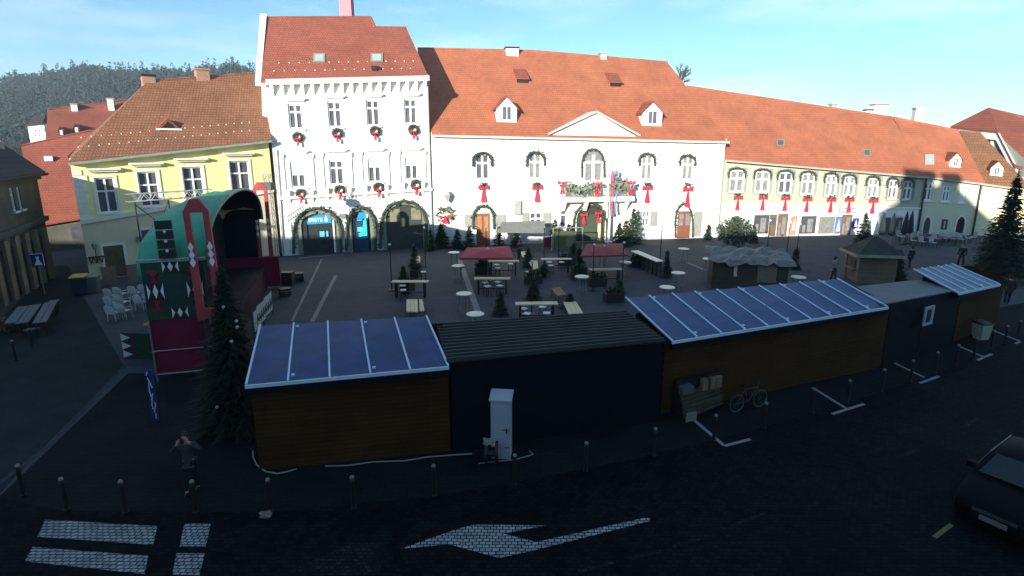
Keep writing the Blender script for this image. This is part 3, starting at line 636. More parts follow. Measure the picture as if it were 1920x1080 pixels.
# ---- long building on the right
lA, lB = G(1348,445), G(1716,438)
Lo = House('long_shop_house','long low sage-green house with orange roof, red bows and shops on the ground floor',lA,lB,(1358,294),(1717,326),11,SAGE,oh=.4,back=(-3.2,-4.2))
lw = [(1368,319,1396,360),(1416,321,1444,361),(1460,323,1486,363),(1503,325,1528,365),(1548,328,1570,367),(1582,331,1604,368),(1627,334,1648,371),(1666,337,1684,373),(1693,339,1711,375)]
lrr = [Lo.f.rect(*w) for w in lw]; Lo.holes = list(lrr)
Lo.walls()
Lo.roof([(1287,165),(1420,185),(1560,206),(1672,223)],TILE_O,7.0,gutter=ZINC)
zl = lambda x,y: Lo.f.sz(x,y)[1]
for i,r in enumerate(lrr): window(Lo.root,r,tr=.62,fw=.15,pm=GLASS if i in (2,7,8) else GLAREGL,sur_m=SAGE,surround=GREYG if i < 7 else DKFR,sur_w=.22)
zb0, zb1 = zl(1348,384), zl(1716,392)
Lo.band('belt_cornice',zb0,zb1,.16,.18,CREAM)
mb = MB(); mb.hexa([(0,-.03,0),(Lo.L,-.03,0),(Lo.L,-.002,0),(0,-.002,0),(0,-.03,zb0-.004),(Lo.L,-.03,zb1-.004),(Lo.L,-.002,zb1-.004),(0,-.002,zb0-.004)]); mb.build('ground_floor_render',WHITE,Lo.root)
Lo.skylight(1456,262,1470,274,DKFR,GLASS); Lo.skylight(1618,281,1632,293,DKFR,GLASS)
SHOPBR = mat('shop_brown',(.16,.10,.06),.6,.3,3); ORNG = mat('orange_poster',(.62,.25,.15),.6,.3,4); CHAR = mat('charcoal_frame',(.07,.075,.07),.6,.2,3)
for i,(x0,y0,x1,y1,m_,kind) in enumerate([(1368,404,1391,440,mat('green_shopfront',(.10,.13,.08),.6,.3,2),'a'),(1413,403,1441,438,CHAR,'w'),(1442,402,1455,442,SHOPBR,'d'),(1457,401,1476,442,SHOPBR,'w'),(1501,405,1529,438,CHAR,'w'),(1535,406,1564,438,DKFR,'w'),(1577,402,1596,441,SHOPBR,'w'),(1655,408,1668,440,CHAR,'d'),(1678,408,1690,440,CHAR,'w')]):
    g = Lo.f.rect(x0,y0,x1,y1,-.03); z0 = g[2] if kind == 'w' else .05
    if kind == 'a': arch_open(Lo.root,'shop_opening',(g[0],g[1],.05,g[3]),.8,m_,None,d=-.075); continue
    q = MB(); q.box(g[0],g[1],-.09,-.032,z0,g[3]); w_ = g[1]-g[0]
    if kind == 'w':
        q.box(g[0]+w_*.42,g[0]+w_*.78,-.11,-.091,z0+.15,g[3]-.3,1); q.box(g[0]+w_*.12,g[0]+w_*.3,-.11,-.091,z0+.15,g[3]-.9,1)
    else: q.box(g[0]+.1,g[1]-.1,-.11,-.091,1.2,g[3]-.3,1)
    q.build('shop_window' if kind == 'w' else 'shop_door',[m_,GLAREGL if kind == 'w' else GLASS],Lo.root)
def wall_sign(fac, x0,y0,x1,y1, name, label, mts, proud=.12, d=-.03, deco=None):
    g = fac.rect(x0,y0,x1,y1,d-.05); t = thing(name,label,'sign',fac.A,fac.ang)
    MB().box(g[0],g[1],d-proud,d-.003,g[2],g[3]).build('panel',mts[0],t)
    if deco:
        q = MB(); w_, h_ = g[1]-g[0], g[3]-g[2]
        for poly in deco: q.prism([(g[0]+w_*u,d-proud-.003,g[2]+h_*v) for u,v in poly],(0,-.012,0))
        q.build('marking',mts[1],t)
    return t
SGB = mat('blue_poster',(.10,.20,.48),.5,.15); SGW = mat('white_panel',(.78,.78,.78),.5,.05)
TRI = [[(.15,.15),(.85,.15),(.62,.55),(.5,.85),(.38,.55)]]
wall_sign(Lo.f,1482,405,1493,440,'poster','orange framed poster between the brown shop door and the grey shop windows',[ORNG,SGW],deco=[[(.2,.25),(.8,.25),(.55,.85)]])
wall_sign(Lo.f,1566,406,1576,438,'poster','narrow blue poster with a white figure, left of the pharmacy door',[SGB,SGW],deco=TRI)
wall_sign(Lo.f,1599,409,1609,428,'poster','square deep blue poster with a white cone, right of the shop entrance',[mat('deep_blue',(.03,.06,.35),.5,.1),SGW],deco=TRI)
wall_sign(Lo.f,1573,390,1604,399,'shop_sign','long blue and white shop sign above an entrance, under a red bow',[mat('slate_blue',(.25,.33,.48),.5,.1),SGW],deco=[[(.05,.25),(.2,.25),(.2,.8),(.05,.8)],[(.25,.3),(.62,.3),(.62,.75),(.25,.75)],[(.72,.3),(.95,.3),(.95,.75),(.72,.75)]],proud=.2)
wall_sign(Lo.f,1652,393,1661,406,'hanging_sign','small square white sign on the shaded end of the long house',[SGW,SGB],proud=.15)
wall_sign(Lo.f,1679,393,1697,406,'hanging_sign','wide white sign on the shaded end of the long house, beside the pipe',[SGW,SGB],proud=.15)
# ---- cream house in shade, then the yellow one, then the gabled one
tA2, tB2 = G(1718,438), G(1822,441)
Th = House('cream_house','cream two-storey house in the shadow with an arched doorway and one small dormer',tA2,tB2,(1719,327),(1823,340),11,CRM2,oh=.35,back=(-4.2,-4.8))
tw2 = [(1732,343,1748,376),(1767,348,1782,378),(1799,351,1810,380)]; r2_ = [Th.f.rect(*w) for w in tw2]; Th.holes = list(r2_)
Th.walls(); Th.roof([(1674,223),(1797,248)],TILE_O,7.0,gutter=ZINC)
for r in r2_: window(Th.root,r,tr=.66,fw=.14,sur_m=TRIM)
g = Th.f.rect(1730,407,1743,441); arch_open(Th.root,'arched_opening',(g[0],g[1],.05,g[3]),.8,CHAR,CREAM,.12)
g = Th.f.rect(1764,411,1775,441); q = MB(); q.box(g[0],g[1],-.06,-.004,.5,g[3]); q.box(g[0]+.3,g[1]-.3,-.08,-.061,.6,g[3]-.2,1); q.build('tall_window',[CHAR,SGW],Th.root)
g = Th.f.rect(1791,406,1807,445); arch_open(Th.root,'doorway',(g[0],g[1],.05,g[3]),.8,mat('dark_doorway',(.02,.02,.02),.7,.2),CREAM,.12)
Th.skylight(1734,290,1751,309,GREYSTONE,MATS['skylight_glass'])
Th.dormer(1782,286,1803,314,CRM3,TILE_BR,label='cream dormer on the orange roof of the shaded house')
MB().path([(.02,-.16,Th.zL-.1),(.02,-.16,.05)],.09,8).build('downpipe',BLACK,Th.root); MB().path([(Th.L-.05,-.16,Th.zR-.1),(Th.L-.05,-.16,.05)],.09,8).build('downpipe',BLACK,Th.root)
fA, fB = G(1824,441), G(1912,446)
Fo = House('pale_yellow_house','pale yellow end house with an olive-brown roof, behind the tall fir',fA,fB,(1825,341),(1907,352),10,CRM3,oh=.35,back=(-5,-7))
r_ = [Fo.f.rect(1828,356,1840,384),Fo.f.rect(1872,360,1884,388)]; Fo.holes = list(r_); Fo.walls(); Fo.roof([(1799,249),(1838,252)],TILE_OL,7.0,gutter=ZINC)
for r in r_: window(Fo.root,r,tr=.66,fw=.13,sur_m=TRIM)
Fo.dormer(1858,302,1882,330,CRM3,TILE_BR,label='cream dormer on the olive-brown roof')
Fo.chimney(1712,1725,226,202,7.2,CREAM,GREYSTONE,.8) if False else None
Th.chimney(1711,1726,228,202,7.2,CREAM,GREYSTONE,.9); Lo.chimney(1634,1656,217,195,7.2,WHITE,BRICK,.9); Lo.chimney(1556,1566,205,194,7.2,GREYSTONE,GREYSTONE,.5); Lo.chimney(1621,1632,214,205,7.2,WHITE,BLACK,.5)
# gabled house at the right edge of the square: half-hipped brown roof over a grey-green gable
gA, gB = Pt(1792,66), Pt(1876,60)
gf = Fac(gA,gB); gr_ = thing('gabled_house','grey-green house with a half-hipped brown roof at the right edge','building',gf.A,gf.ang)
P = lambda x,y,d=0.0: gf.at(x,y,d)
q = MB(); a,b,c_,e = P(1785,242,0),P(1866,248,0),P(1874,300,0),P(1792,300,0)
zt = P(1785,243).z; Lg = gf.L; eR_ = P(1898,308).z
q.add([(0,0,0),(Lg+4,0,0),(Lg+4,0,P(1898,308).z),P(1868,250),(P(1785,243).x,0,zt),(0,0,zt-.5)],[(0,1,2,3,4,5)])
q.add([(Lg+4,0,0),(Lg+4,14,0),(Lg+4,14,eR_),(Lg+4,0,eR_)],[(0,1,2,3)]); q.add([(0,0,0),(0,14,0),(0,14,zt),(0,0,zt-.5)],[(0,1,2,3)]); q.build('wall',GREYG,gr_)
ap = P(1853,205,3.0); rg = P(1990,250,12.0); e0 = P(1782,240,-.4); e1 = P(1868,249,-.4); e2 = P(1903,316,-.4)
q = MB(); q.prism([e0,e1,ap],(0,0,.2)); q.prism([e1+Vector((.02,0,0)),e2,e2+Vector((14,10,-1.0)),rg,ap+Vector((.02,0,0))],(0,0,.2)); q.prism([e0+Vector((-.02,0,0)),ap+Vector((-.02,0,0)),rg,e0+Vector((0,14,0))],(0,0,.2))
q.build('roof',TILE_BR,gr_)
q = MB()
for a,b in ((e0,e1),(e1,e2)):
    q.prism([a+Vector((0,.1,-.75)),b+Vector((0,.1,-.75)),b+Vector((0,.1,-.02)),a+Vector((0,.1,-.02))],(0,.25,0))
q.build('verge_board',WHITE,gr_)
g = gf.rect(1851,259,1860,276); window(gr_,g,d=-.05,tr=1,cols=1,fw=.1,surround=WHITE,sur_w=.3,sill=False)
g = gf.rect(1898,330,1930,470); MB().box(P(1893,400).x,Lg+4.02,-.4,-.003,0,eR_-1.2).build('front_bay',WHITE,gr_)
# ---- left: dark house along the lane, red-roofed houses behind
dA, dB = G(-60,612), G(104,516)
Dk = House('dark_house','old dark grey house in shade along the lane at the left edge','building_',) if False else None
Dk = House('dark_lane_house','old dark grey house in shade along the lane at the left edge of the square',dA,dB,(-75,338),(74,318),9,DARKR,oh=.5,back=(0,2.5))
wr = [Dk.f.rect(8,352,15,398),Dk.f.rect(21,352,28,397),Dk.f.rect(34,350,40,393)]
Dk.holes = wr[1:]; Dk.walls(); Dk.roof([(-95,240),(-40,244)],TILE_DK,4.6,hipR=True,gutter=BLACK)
for r in wr[1:]: window(Dk.root,r,cols=1,tr=.7,fw=.09)
Dk.band('cornice',Dk.zL-.6,Dk.zR-.6,.4,.25,DARKR); zz = lambda x,y: Dk.f.sz(x,y)[1]
Dk.band('belt_course',3.6,3.9,.3,.25,DARKR)
n = 8
for i in range(n):
    x = 1.0+ (Dk.L-2)*i/(n-1); MB().box(x-.28,x+.28,-.22,-.003,0,3.55).build('pilaster',mat('stone_pier',(.20,.17,.11),.9,.2,1.2),Dk.root)
for i in range(n-1):
    x = 1.0+(Dk.L-2)*(i+.5)/(n-1); MB().box(x-.5,x+.5,-.03,-.003,.05,3.0).build('shop_opening',BLACK,Dk.root)
for x,y in ((3,278),(17,276)):
    p_ = Dk.hit(x,y); q = MB(); q.box(p_.x-.22,p_.x+.22,p_.y-.1,p_.y+.1,p_.z-.3,p_.z+.5); q.build('roof_light',GREYSTONE,Dk.roofo)
rA, rB = Pt(88,60), Pt(262,65)
Rd = House('red_roof_house','house with a steep red roof, two small dormers and white chimneys, below the wooded hill',rA,rB,(92,268),(255,262),12,CREAM,oh=.3)
Rd.walls(); Rd.roof([(90,209),(238,190)],TILE_R,6.0)
[MB().add(g,[(0,1,2)]).build('gable_wall',CREAM,Rd.root) for g in Rd.gab]
for x0,y0,x1,y1,l in ((109,237,120,254,'left dormer of the red roof'),(137,232,149,249,'right dormer of the red roof')): Rd.dormer(x0,y0,x1,y1,CHAR,TILE_BR,label=l)
Rd.chimney(134,146,207,194,6.1,WHITE,BRICK,.9); Rd.chimney(202,213,196,184,6.1,WHITE,GREYSTONE,.8)
bA, bB = Pt(46,47), Pt(200,50)
Bk = House('low_orange_roof_house','low house with a broad orange roof at the end of the lane',bA,bB,(66,418),(190,396),9,DARKR,oh=.3)  # dark wall colour stands in for the shade of the alley
Bk.walls(); Bk.roof([(40,277),(172,248)],TILE_R,6.5)
b = Bk.hit(92,300); q = MB(); q.box(b.x-.3,b.x+.3,b.y-.3,b.y+.2,b.z-.1,b.z+.35); q.build('roof_vent',CREAM,Bk.roofo)
[MB().add(g,[(0,1,2)]).build('gable_wall',DARKR,Bk.root) for g in Bk.gab]
for s_ in (2,4.4,6.8): MB().box(s_,s_+.9,-.05,-.003,.9,2.2).build('window',GLASS,Bk.root)
lA2, lB2 = G(72,492), G(146,508)
# side house closing the lane
cA, cB = Pt(58,85), Pt(88,84)
Hh = House('hillside_house','small white house with many windows on the foot of the hill','building_') if False else None
Hs = House('hillside_house','small white house with rows of windows at the foot of the hill',cA,cB,(58,236),(88,233),6,CREAM,oh=.2)
hw_ = [Hs.f.rect(x,y,x+5,y+7) for x,y in ((63,242),(71,241),(79,240),(63,251),(71,250))]
Hs.holes = hw_; Hs.walls(); Hs.roof([(62,222),(86,219)],TILE_DK,3.0)
for r in hw_: window(Hs.root,r,cols=1,tr=1,fw=.12,sill=False)
# ---- houses on the camera's own side of the street; their roofs shade the square
def caster(px,py,fac,Yp):
    a = fac.world(fac.at(px,py)); t = (Yp-a.y)/S.y; q = a+S*t; return q.x, q.z
def opp(name,label,x0,x1,yf,ridge0,ridge1,eave,depth,m,rm,hip=0.0):
    t = thing(name,label,'building',(0,0,0)); q = MB(); q.box(x0,x1,yf-depth,yf,0,eave); q.build('wall',m,t)
    yr = yf-depth/2; h = hip; q = MB()
    v = [(x0-.2,yf+.3,eave),(x1+.2,yf+.3,eave),(x1+.2,yf-depth-.3,eave),(x0-.2,yf-depth-.3,eave),(x0+h,yr,ridge0),(x1-h,yr,ridge1)]
    q.add(v,[(0,1,5,4),(2,3,4,5),(1,2,5),(3,0,4),(0,3,2,1)]); q.build('roof',rm,t)
    return t
YF = -2.0
c0 = caster(150,436,Y.f,YF-5); c1 = caster(520,444,Wh.f,YF-5); c2 = caster(812,446,Wh.f,YF-5); c3 = caster(1180,446,Tn.f,YF-5); c4 = caster(1600,441,Lo.f,YF-5); c5 = caster(1690,348,Lo.f,YF-5); c6 = caster(1806,352,Th.f,YF-5); c7 = caster(1850,400,Fo.f,YF-5)
print('CAST',c0,c1,c2,c3,c4,c5,c6,c7)
ce = caster(1645,400,Lo.f,YF+.3)
opp('shading_house','grey rendered house across the street from the yellow house',-90,c1[0],YF,c0[1],c1[1],c0[1]-1.6,10,CREAM,TILE_BR)
opp('shading_house','cream rendered house across the street from the white bank house',c1[0]+.1,c2[0],YF,c1[1],c2[1],c1[1]-1.6,10,CRM2,TILE_BR)
opp('shading_house','house with the webcam window across the street from the town hall',c2[0]+.1,ce[0]-.1,YF,c2[1],c4[1]-.2,min(c2[1],c4[1])-1.8,10,WHITE,TILE_BR)
tc_ = opp('shading_house','taller hipped house with three chimneys across the street',ce[0],c7[0],YF,c5[1],c6[1],ce[1],10,CRM3,TILE_R,hip=3.0)
opp('shading_house','low house at the far end of the near side of the street',c7[0]+.1,c7[0]+60,YF,11.5,11.5,8,10,CREAM,TILE_BR)
for px,py in ((1710,320),(1736,322),(1784,326)):
    cx_,cz_ = caster(px,py,Th.f,YF-5); q = MB(); q.box(cx_-.75,cx_+.75,YF-5.6,YF-4.4,cz_-6,cz_); q.build('chimney',BRICK,tc_)
# ================================================================== WREATHS, BOWS, FLAGS
def bow_mesh(q, c, w, h, m=0):
    c = Vector(c)
    for sx in (-1,1):
        q.prism([c, c+Vector((sx*w,0,h*.20)), c+Vector((sx*w*1.05,0,-h*.12)), c+Vector((sx*w*.25,0,-h*.06))],(0,-.10,0),m)
        q.prism([c+Vector((sx*.02,-.02,0)), c+Vector((sx*w*.55,-.02,-h*.92)), c+Vector((sx*w*.08,-.02,-h)), c+Vector((-sx*w*.15,-.02,-h*.1))],(0,-.05,0),m)
    q.ball(c+Vector((0,-.1,0)),w*.28,n=6,m=m)
def wreath(fac, px, py, rpx, label, bow=(0,.35), d=-.2, group='wreaths on the white house'):
    p = fac.at(px,py,d); r = fac.sz(px+rpx,py,d)[0]-p.x
    t = thing('wreath',label,'wreath',fac.world(p),fac.ang,group)
    q = MB(); q.torus((0,0,0),r*.72,r*.24,n=16,k=6)
    for k in range(90):
        a = random.random()*6.28; b = random.random()*6.28; rr = r*(.72+.28*math.cos(b)); q.card((rr*math.cos(a),-abs(math.sin(b))*r*.28,rr*math.sin(a)),r*.16)
    q.build('greenery',DKGREEN,t); q = MB(); bow_mesh(q,(bow[0]*r,-r*.3,-r*bow[1]),r*.5,r*1.35); q.build('bow',RED,t); return t
ordn = ['leftmost','second from left','third from left','rightmost']
for i,(x,y) in enumerate(((558,257),(632,250),(703,246),(775,243))): wreath(Wh.f,x,y,10.5,f'green wreath with red bow under the {ordn[i]} top-floor window of the bank')
for i,(x,y) in enumerate(((564,364),(637,357),(710,352),(780,347))): wreath(Wh.f,x,y,11,f'green wreath with red bow under the {ordn[i]} middle-floor window, above the arches')
def hang_bow(fac, px, py, hpx, wpx, label, group, tuft=True, d=-.22):
    p = fac.at(px,py,d); h = p.z-fac.sz(px,py+hpx,d)[1]; w = fac.sz(px+wpx,py,d)[0]-p.x
    t = thing('ribbon_bow',label,'bow',fac.world(p),fac.ang,group)
    q = MB(); bow_mesh(q,(0,0,0),w,h); q.build('ribbon',RED,t)
    if tuft:
        q = MB()
        for k in range(60): q.card((random.uniform(-w,w)*.8,random.uniform(-.15,.15),random.uniform(.02,h*.35)),.13)
        q.build('fir_tuft',DKGREEN,t)
    return t
for i,(x,y,l) in enumerate(((906,352,'the leftmost upper window of the town hall'),(1007,352,'the second upper window of the town hall'),(1214,353,'the upper window just right of the town hall balcony'),(1290,355,'the rightmost upper window of the town hall'))):
    hang_bow(Tn.f,x,y,28 if i < 3 else 34,9,'long red bow hanging under '+l,'bows under the town hall windows')
names = ['leftmost','second','third','fourth','fifth','sixth','seventh, half-shaded']
for i,(x,y) in enumerate(((1384,371),(1431,371),(1473,372),(1514,374),(1559,375),(1593,375),(1638,377))):
    hang_bow(Lo.f,x,y,24,8,f'red bow on the sage house front, {names[i]} from the left','bows on the sage house')
def tuft_line(name,label,fac,pts,r,cat,n=70,m=DKGREEN,d=-.2):
    P_ = [fac.at(x,y,d) for x,y in pts]; o = P_[0]; q = MB()
    for a,b in zip(P_,P_[1:]):
        q.tube(a-o,b-o,r*.5,r*.5,5)
        for k in range(n): q.card((a-o).lerp(b-o,random.random())+Vector((random.gauss(0,r*.5),random.gauss(0,r*.4),random.gauss(0,r*.5))),r*.55)
    return tag(q.build(name,m,None,fac.world(o),fac.ang),label,cat)
def arch_garland(fac,x0,y0,x1,y1,label,r=.17,sag=1.0):
    cx=(x0+x1)/2; pts=[(x0,y1),(x0,(y0+y1)/2)]+[(cx-(x1-x0)/2*math.cos(math.pi*k/6), (y0+y1)/2-((y1-y0)/2)*math.sin(math.pi*k/6)) for k in range(1,6)]+[(x1,(y0+y1)/2),(x1,y1)]
    return tuft_line('window_garland',label,fac,pts,r,'garland',26)
GARL = 'garlands around the upper windows'
for (x0,y0,x1,y1,l) in ((887,286,922,312,'dark fir garland over the leftmost upper window of the town hall'),(988,285,1021,310,'dark fir garland over the second upper window of the town hall'),(1199,288,1228,310,'dark fir garland over the upper window right of the balcony'),(1275,291,1304,310,'dark fir garland over the rightmost upper window of the town hall')):
    arch_garland(Tn.f,x0,y0,x1,y1,l)['group'] = GARL
arch_garland(Tn.f,1091,279,1133,333,'fir garland around the arched balcony window of the town hall')['group'] = GARL
arch_garland(Tn.f,887,386,926,430,'fir garland arched over the left brown door of the town hall',.2); arch_garland(Tn.f,1266,382,1299,445,'fir garland arched over the right brown door of the town hall',.18); arch_garland(Tn.f,1076,380,1138,452,'fir garland around the main green door of the town hall',.22)
for x0,y0,x1,y1,l in ((551,390,639,476,'widest blue-signed doorway'),(650,388,704,470,'narrow cash machine arch'),(714,376,800,466,'dark gate beside the town hall')): arch_garland(Wh.f,x0,y0,x1,y1,'thick fir garland around the '+l+' of the white bank house',.25)
for i,(x0,y0,x1,y1) in enumerate(lw): arch_garland(Lo.f,x0-2,y0-4,x1+2,y0+14,f'dark garland over the {["first","second","third","fourth","fifth","sixth","seventh","eighth","ninth"][i]} upper window of the sage house, counted from the left',.14)['group'] = GARL
# balcony greenery, bows, flags
tuft_line('balcony_garland','grey-green fir garland draped along the left half of the town hall balcony',Tn.f,[(1056,347),(1072,355),(1090,356),(1108,352),(1120,347)],.42,'garland',60,MATS['grey_green_stone'],d=-1.25)
tuft_line('balcony_garland','bushy fir garland on the right half of the balcony, beside the flags',Tn.f,[(1153,347),(1163,346),(1178,350)],.5,'garland',90,MATS['grey_green_stone'],d=-1.25)
for x,y,h,w,l in ((1055,343,22,9,'broad red bow on the left corner of the balcony'),(1120,345,24,9,'red bow in the middle of the balcony, beside the flags'),(1183,343,24,8,'red bow on the right corner of the balcony')): hang_bow(Tn.f,x,y,h,w,l,'bows on the balcony',False,-1.3)
for x,y,l in ((1095,403,'red bow on the left leaf of the green main door'),(1122,400,'red bow on the right leaf of the green main door')): hang_bow(Tn.f,x,y,18,6,l,'bows on the main door',False,-.3)
p = G(1141,455); fp = thing('flagpole','white flagpole with hanging flags in front of the town hall main door','flagpole',p,Tn.f.ang)
q = MB(); q.tube((0,0,0),(0,0,5.0),.13,.08,10); q.lathe([(.35,0),(.35,.12),(.18,.2)],n=12); q.build('pole',TRIM,fp)
def hflag(x0,x1,z0,z1,cols,lab):
    q = MB(); n = 14; w = (x1-x0)/len(cols)
    for c in range(len(cols)):
        for k in range(4):
            a = x0+w*(c+k/4); b = x0+w*(c+(k+1)/4)
            ya = -.28+.07*math.sin(a*22); yb = -.28+.07*math.sin(b*22)
            for j in range(n):
                za = z0+(z1-z0)*j/n; zb = z0+(z1-z0)*(j+1)/n; f = lambda z,x: (x-(x0+x1)/2)*(1-.12*(z1-z)/(z1-z0))+(x0+x1)/2+.04*math.sin(z*3)
                q.hexa([(f(za,a),ya,za),(f(za,b),yb,za),(f(za,b),yb+.015,za),(f(za,a),ya+.015,za),(f(zb,a),ya,zb),(f(zb,b),yb,zb),(f(zb,b),yb+.015,zb),(f(zb,a),ya+.015,zb)],c)
    o = q.build('flag',cols,fp); o['label'] = lab
FR = mat('flag_red',(.6,.04,.07),.8,.1); FB = mat('flag_blue',(.10,.22,.50),.8,.1); FW = mat('flag_white',(.75,.75,.75),.8,.05); FG = mat('flag_green',(.05,.45,.30),.8,.1)
zf = lambda y: (CAM+ray(1141,y)*(p.y/ray(1141,y).y)).z
hflag(-.12,.17,zf(403),zf(320),[FR,FW,FR],'red and white hanging flag'); hflag(.22,.50,zf(400),zf(319),[FB],'blue hanging flag'); hflag(-.46,-.18,zf(408),zf(326),[FW,FW,FG],'white flag with a green edge')
q = MB(); q.tube((-.5,-.2,zf(328)),(.55,-.2,zf(318)),.03,.03,6); q.tube((0,0,5.0),(0,0,zf(319)),.08,.05,8); q.build('upper_pole',TRIM,fp)
# wall lantern and ornament at the left end of the town hall
p = Tn.f.world(Tn.f.at(839,377,-.05)); t = thing('wall_lamp','grey wall lamp at the left end of the town hall front','lamp',p,Tn.f.ang)
q = MB(); q.path([(0,0,-.5),(0,-.4,-.4),(0,-.4,0)],.04); q.build('bracket',DKFR,t); q = MB(); q.lathe([(.12,0),(.32,.5),(.36,.55),(.1,.9)],(0,-.4,0),6); q.build('lamp_head',GREYSTONE,t)
p = Tn.f.world(Tn.f.at(834,402,-.15)); t = thing('wall_decoration','round fir spray with red ribbon on the white wall left of the town hall door','wreath',p,Tn.f.ang)
q = MB()
for k in range(120):
    a = random.random()*6.28; rr = random.uniform(.25,.75); q.card((rr*1.3*math.cos(a),random.uniform(-.1,.05),rr*math.sin(a)),.14)
q.build('greenery',FIR2,t); q = MB(); bow_mesh(q,(0,-.15,-.2),.5,.6); q.build('bow',RED,t)
r = Tn.f.rect(964,376,976,402,-.05); tag(MB().box(r[0],r[1],-.3,-.005,r[2],r[3]).build('notice_case',GREYSTONE,None,Tn.f.A,Tn.f.ang),'narrow grey case on the town hall wall left of the shuttered window','box')
r = Wh.f.rect(636,401,648,408,-.05); tag(MB().box(r[0],r[1],-.35,-.005,r[2],r[3]).build('wall_floodlight',DKFR,None,Wh.f.A,Wh.f.ang),'small dark floodlight on the white wall between the two blue-signed arches','floodlight')
# ================================================================== MARKET HUTS
NAVY = mat('navy_metal',(.004,.008,.016),.6,.2,1.5,spec=.1); HUTB = brickmat('brown_hut_boards',(.062,.032,.007),(.050,.026,.006),(.020,.010,.003),1.9,.14,'xz',.85,.4,.008,.6,.3,spec=.1)
BLUEROOF = mat('blue_roof_sheet',(.020,.050,.15),.40,.3,1.3,spec=.4,bump=.5,bscale=1.6); BATTEN = mat('pale_batten',(.56,.72,.84),.4,.06,2); GREYROOF = mat('grey_flat_roof',(.11,.13,.135),.6,.25,1)
CORR = mat('dark_corrugated_sheet',(.012,.024,.023),.55,.3,1,spec=.25)
def hut(name,label,bl,br,fl,fr,bkl,bkr,rise,wallm,roofm,battens=None,overh=.3,depth=None,trim=None,corr=0):
    f = Fac(G(*bl),G(*br)); t = thing(name,label,'market hut',f.A,f.ang,'huts along the street side of the square')
    zL = f.sz(*fl,-overh)[1]; zR = f.sz(*fr,-overh)[1]; zf = (zL+zR)/2
    a, b = f.at(*fl,-overh), f.at(*fr,-overh); a.z = zL; b.z = zR
    c, e = f.flat(*bkr,zR+rise), f.flat(*bkl,zL+rise)
    D = max(1.5,min(c.y,e.y)-.25); sl = rise/((c.y+e.y)/2+overh)
    q = MB(); L = f.L; top = lambda x,y: (zL+(zR-zL)*x/L)+sl*(y+overh)-.04
    q.add([(0,0,0),(L,0,0),(L,0,top(L,0)),(0,0,top(0,0))],[(0,1,2,3)]); q.add([(0,D,0),(L,D,0),(L,D,top(L,D)),(0,D,top(0,D))],[(0,1,2,3)])
    for x in (0,L): q.add([(x,0,0),(x,D,0),(x,D,top(x,D)),(x,0,top(x,0))],[(0,1,2,3)])
    q.build('wall',wallm,t)
    q = MB(); up = Vector((0,0,.05)); q.prism([a,b,c,e],up); ro = q.build('roof',roofm,t)
    if battens:
        for u,v in battens:
            k = MB(); p0 = a.lerp(b,u)+up; p1 = e.lerp(c,v)+up; w = Vector((.026,0,0))
            if u <= 0: p0 += w; p1 += w
            if u >= 1: p0 -= w; p1 -= w
            k.prism([p0-w,p0+w,p1+w,p1-w],(0,0,.05)); k.build('batten',BATTEN,ro)
        k = MB(); o = Vector((0,-.05,-.03)); k.prism([a+o,b+o,b+o+Vector((0,.045,0)),a+o+Vector((0,.045,0))],(0,0,.095)); k.build('front_trim',BATTEN,ro)
        k = MB()
        for u,v in battens[1:-1:2]:
            for w_ in (.08,.93):
                p0 = (a.lerp(b,u)).lerp(e.lerp(c,v),w_)+up+Vector((.12,0,0)); k.box(p0.x-.04,p0.x+.04,p0.y-.04,p0.y+.04,p0.z-.01,p0.z+.05)
        k.build('screw_plates',BATTEN,ro)['kind'] = 'stuff'
    if corr:
        k = MB()
        for i in range(corr):
            w_ = (i+.5)/corr; p0 = a.lerp(e,w_)+up; p1 = b.lerp(c,w_)+up; hw = (e.y-a.y)/corr*.22
            k.prism([p0+Vector((0,-hw,0)),p1+Vector((0,-hw,0)),p1+Vector((0,hw*.0,.06)),p0+Vector((0,hw*.0,.06))],(0,hw,0))
        k.build('corrugation',CORR,ro)
    if trim:
        k = MB(); o = Vector((0,-.045,-.22)); k.prism([a+o,b+o,b+o+Vector((0,.04,0)),a+o+Vector((0,.04,0))],(0,0,.2)); k.build('fascia',trim,ro)
    return f,t,(a,b,c,e),D
lin = lambda n: [(i/(n-1),i/(n-1)) for i in range(n)]
h1 = hut('market_hut','brown market hut with a deep blue roof and six pale battens, nearest the crossing',(487,882),(845,846),(460,726),(842,690),(487,613),(801,596),.62,HUTB,BLUEROOF,lin(6),trim=NAVY)
h2 = hut('market_hut','dark navy hut with a low corrugated roof behind the white cabinet',(850,848),(1234,790),(838,682),(1249,642),(816,610),(1172,586),.28,NAVY,CORR,None,overh=.1,corr=12)
h3 = hut('market_hut','longest brown market hut with a blue roof and many pale battens',(1238,777),(1650,690),(1259,643),(1664,578),(1172,561),(1570,525),.62,HUTB,BLUEROOF,lin(11),trim=NAVY)
h4 = hut('market_hut','dark navy hut with a flat grey roof, between two brown huts',(1652,690),(1784,643),(1652,573),(1792,546),(1592,541),(1722,526),.12,NAVY,GREYROOF,None,overh=.05)
h5 = hut('market_hut','small brown market hut with a pale blue roof, farthest along the row',(1786,641),(1868,608),(1796,552),(1874,535),(1712,507),(1785,497),.55,HUTB,mat('pale_blue_roof_sheet',(.10,.15,.22),.45,.25,1.2,spec=.4),lin(6),trim=NAVY)
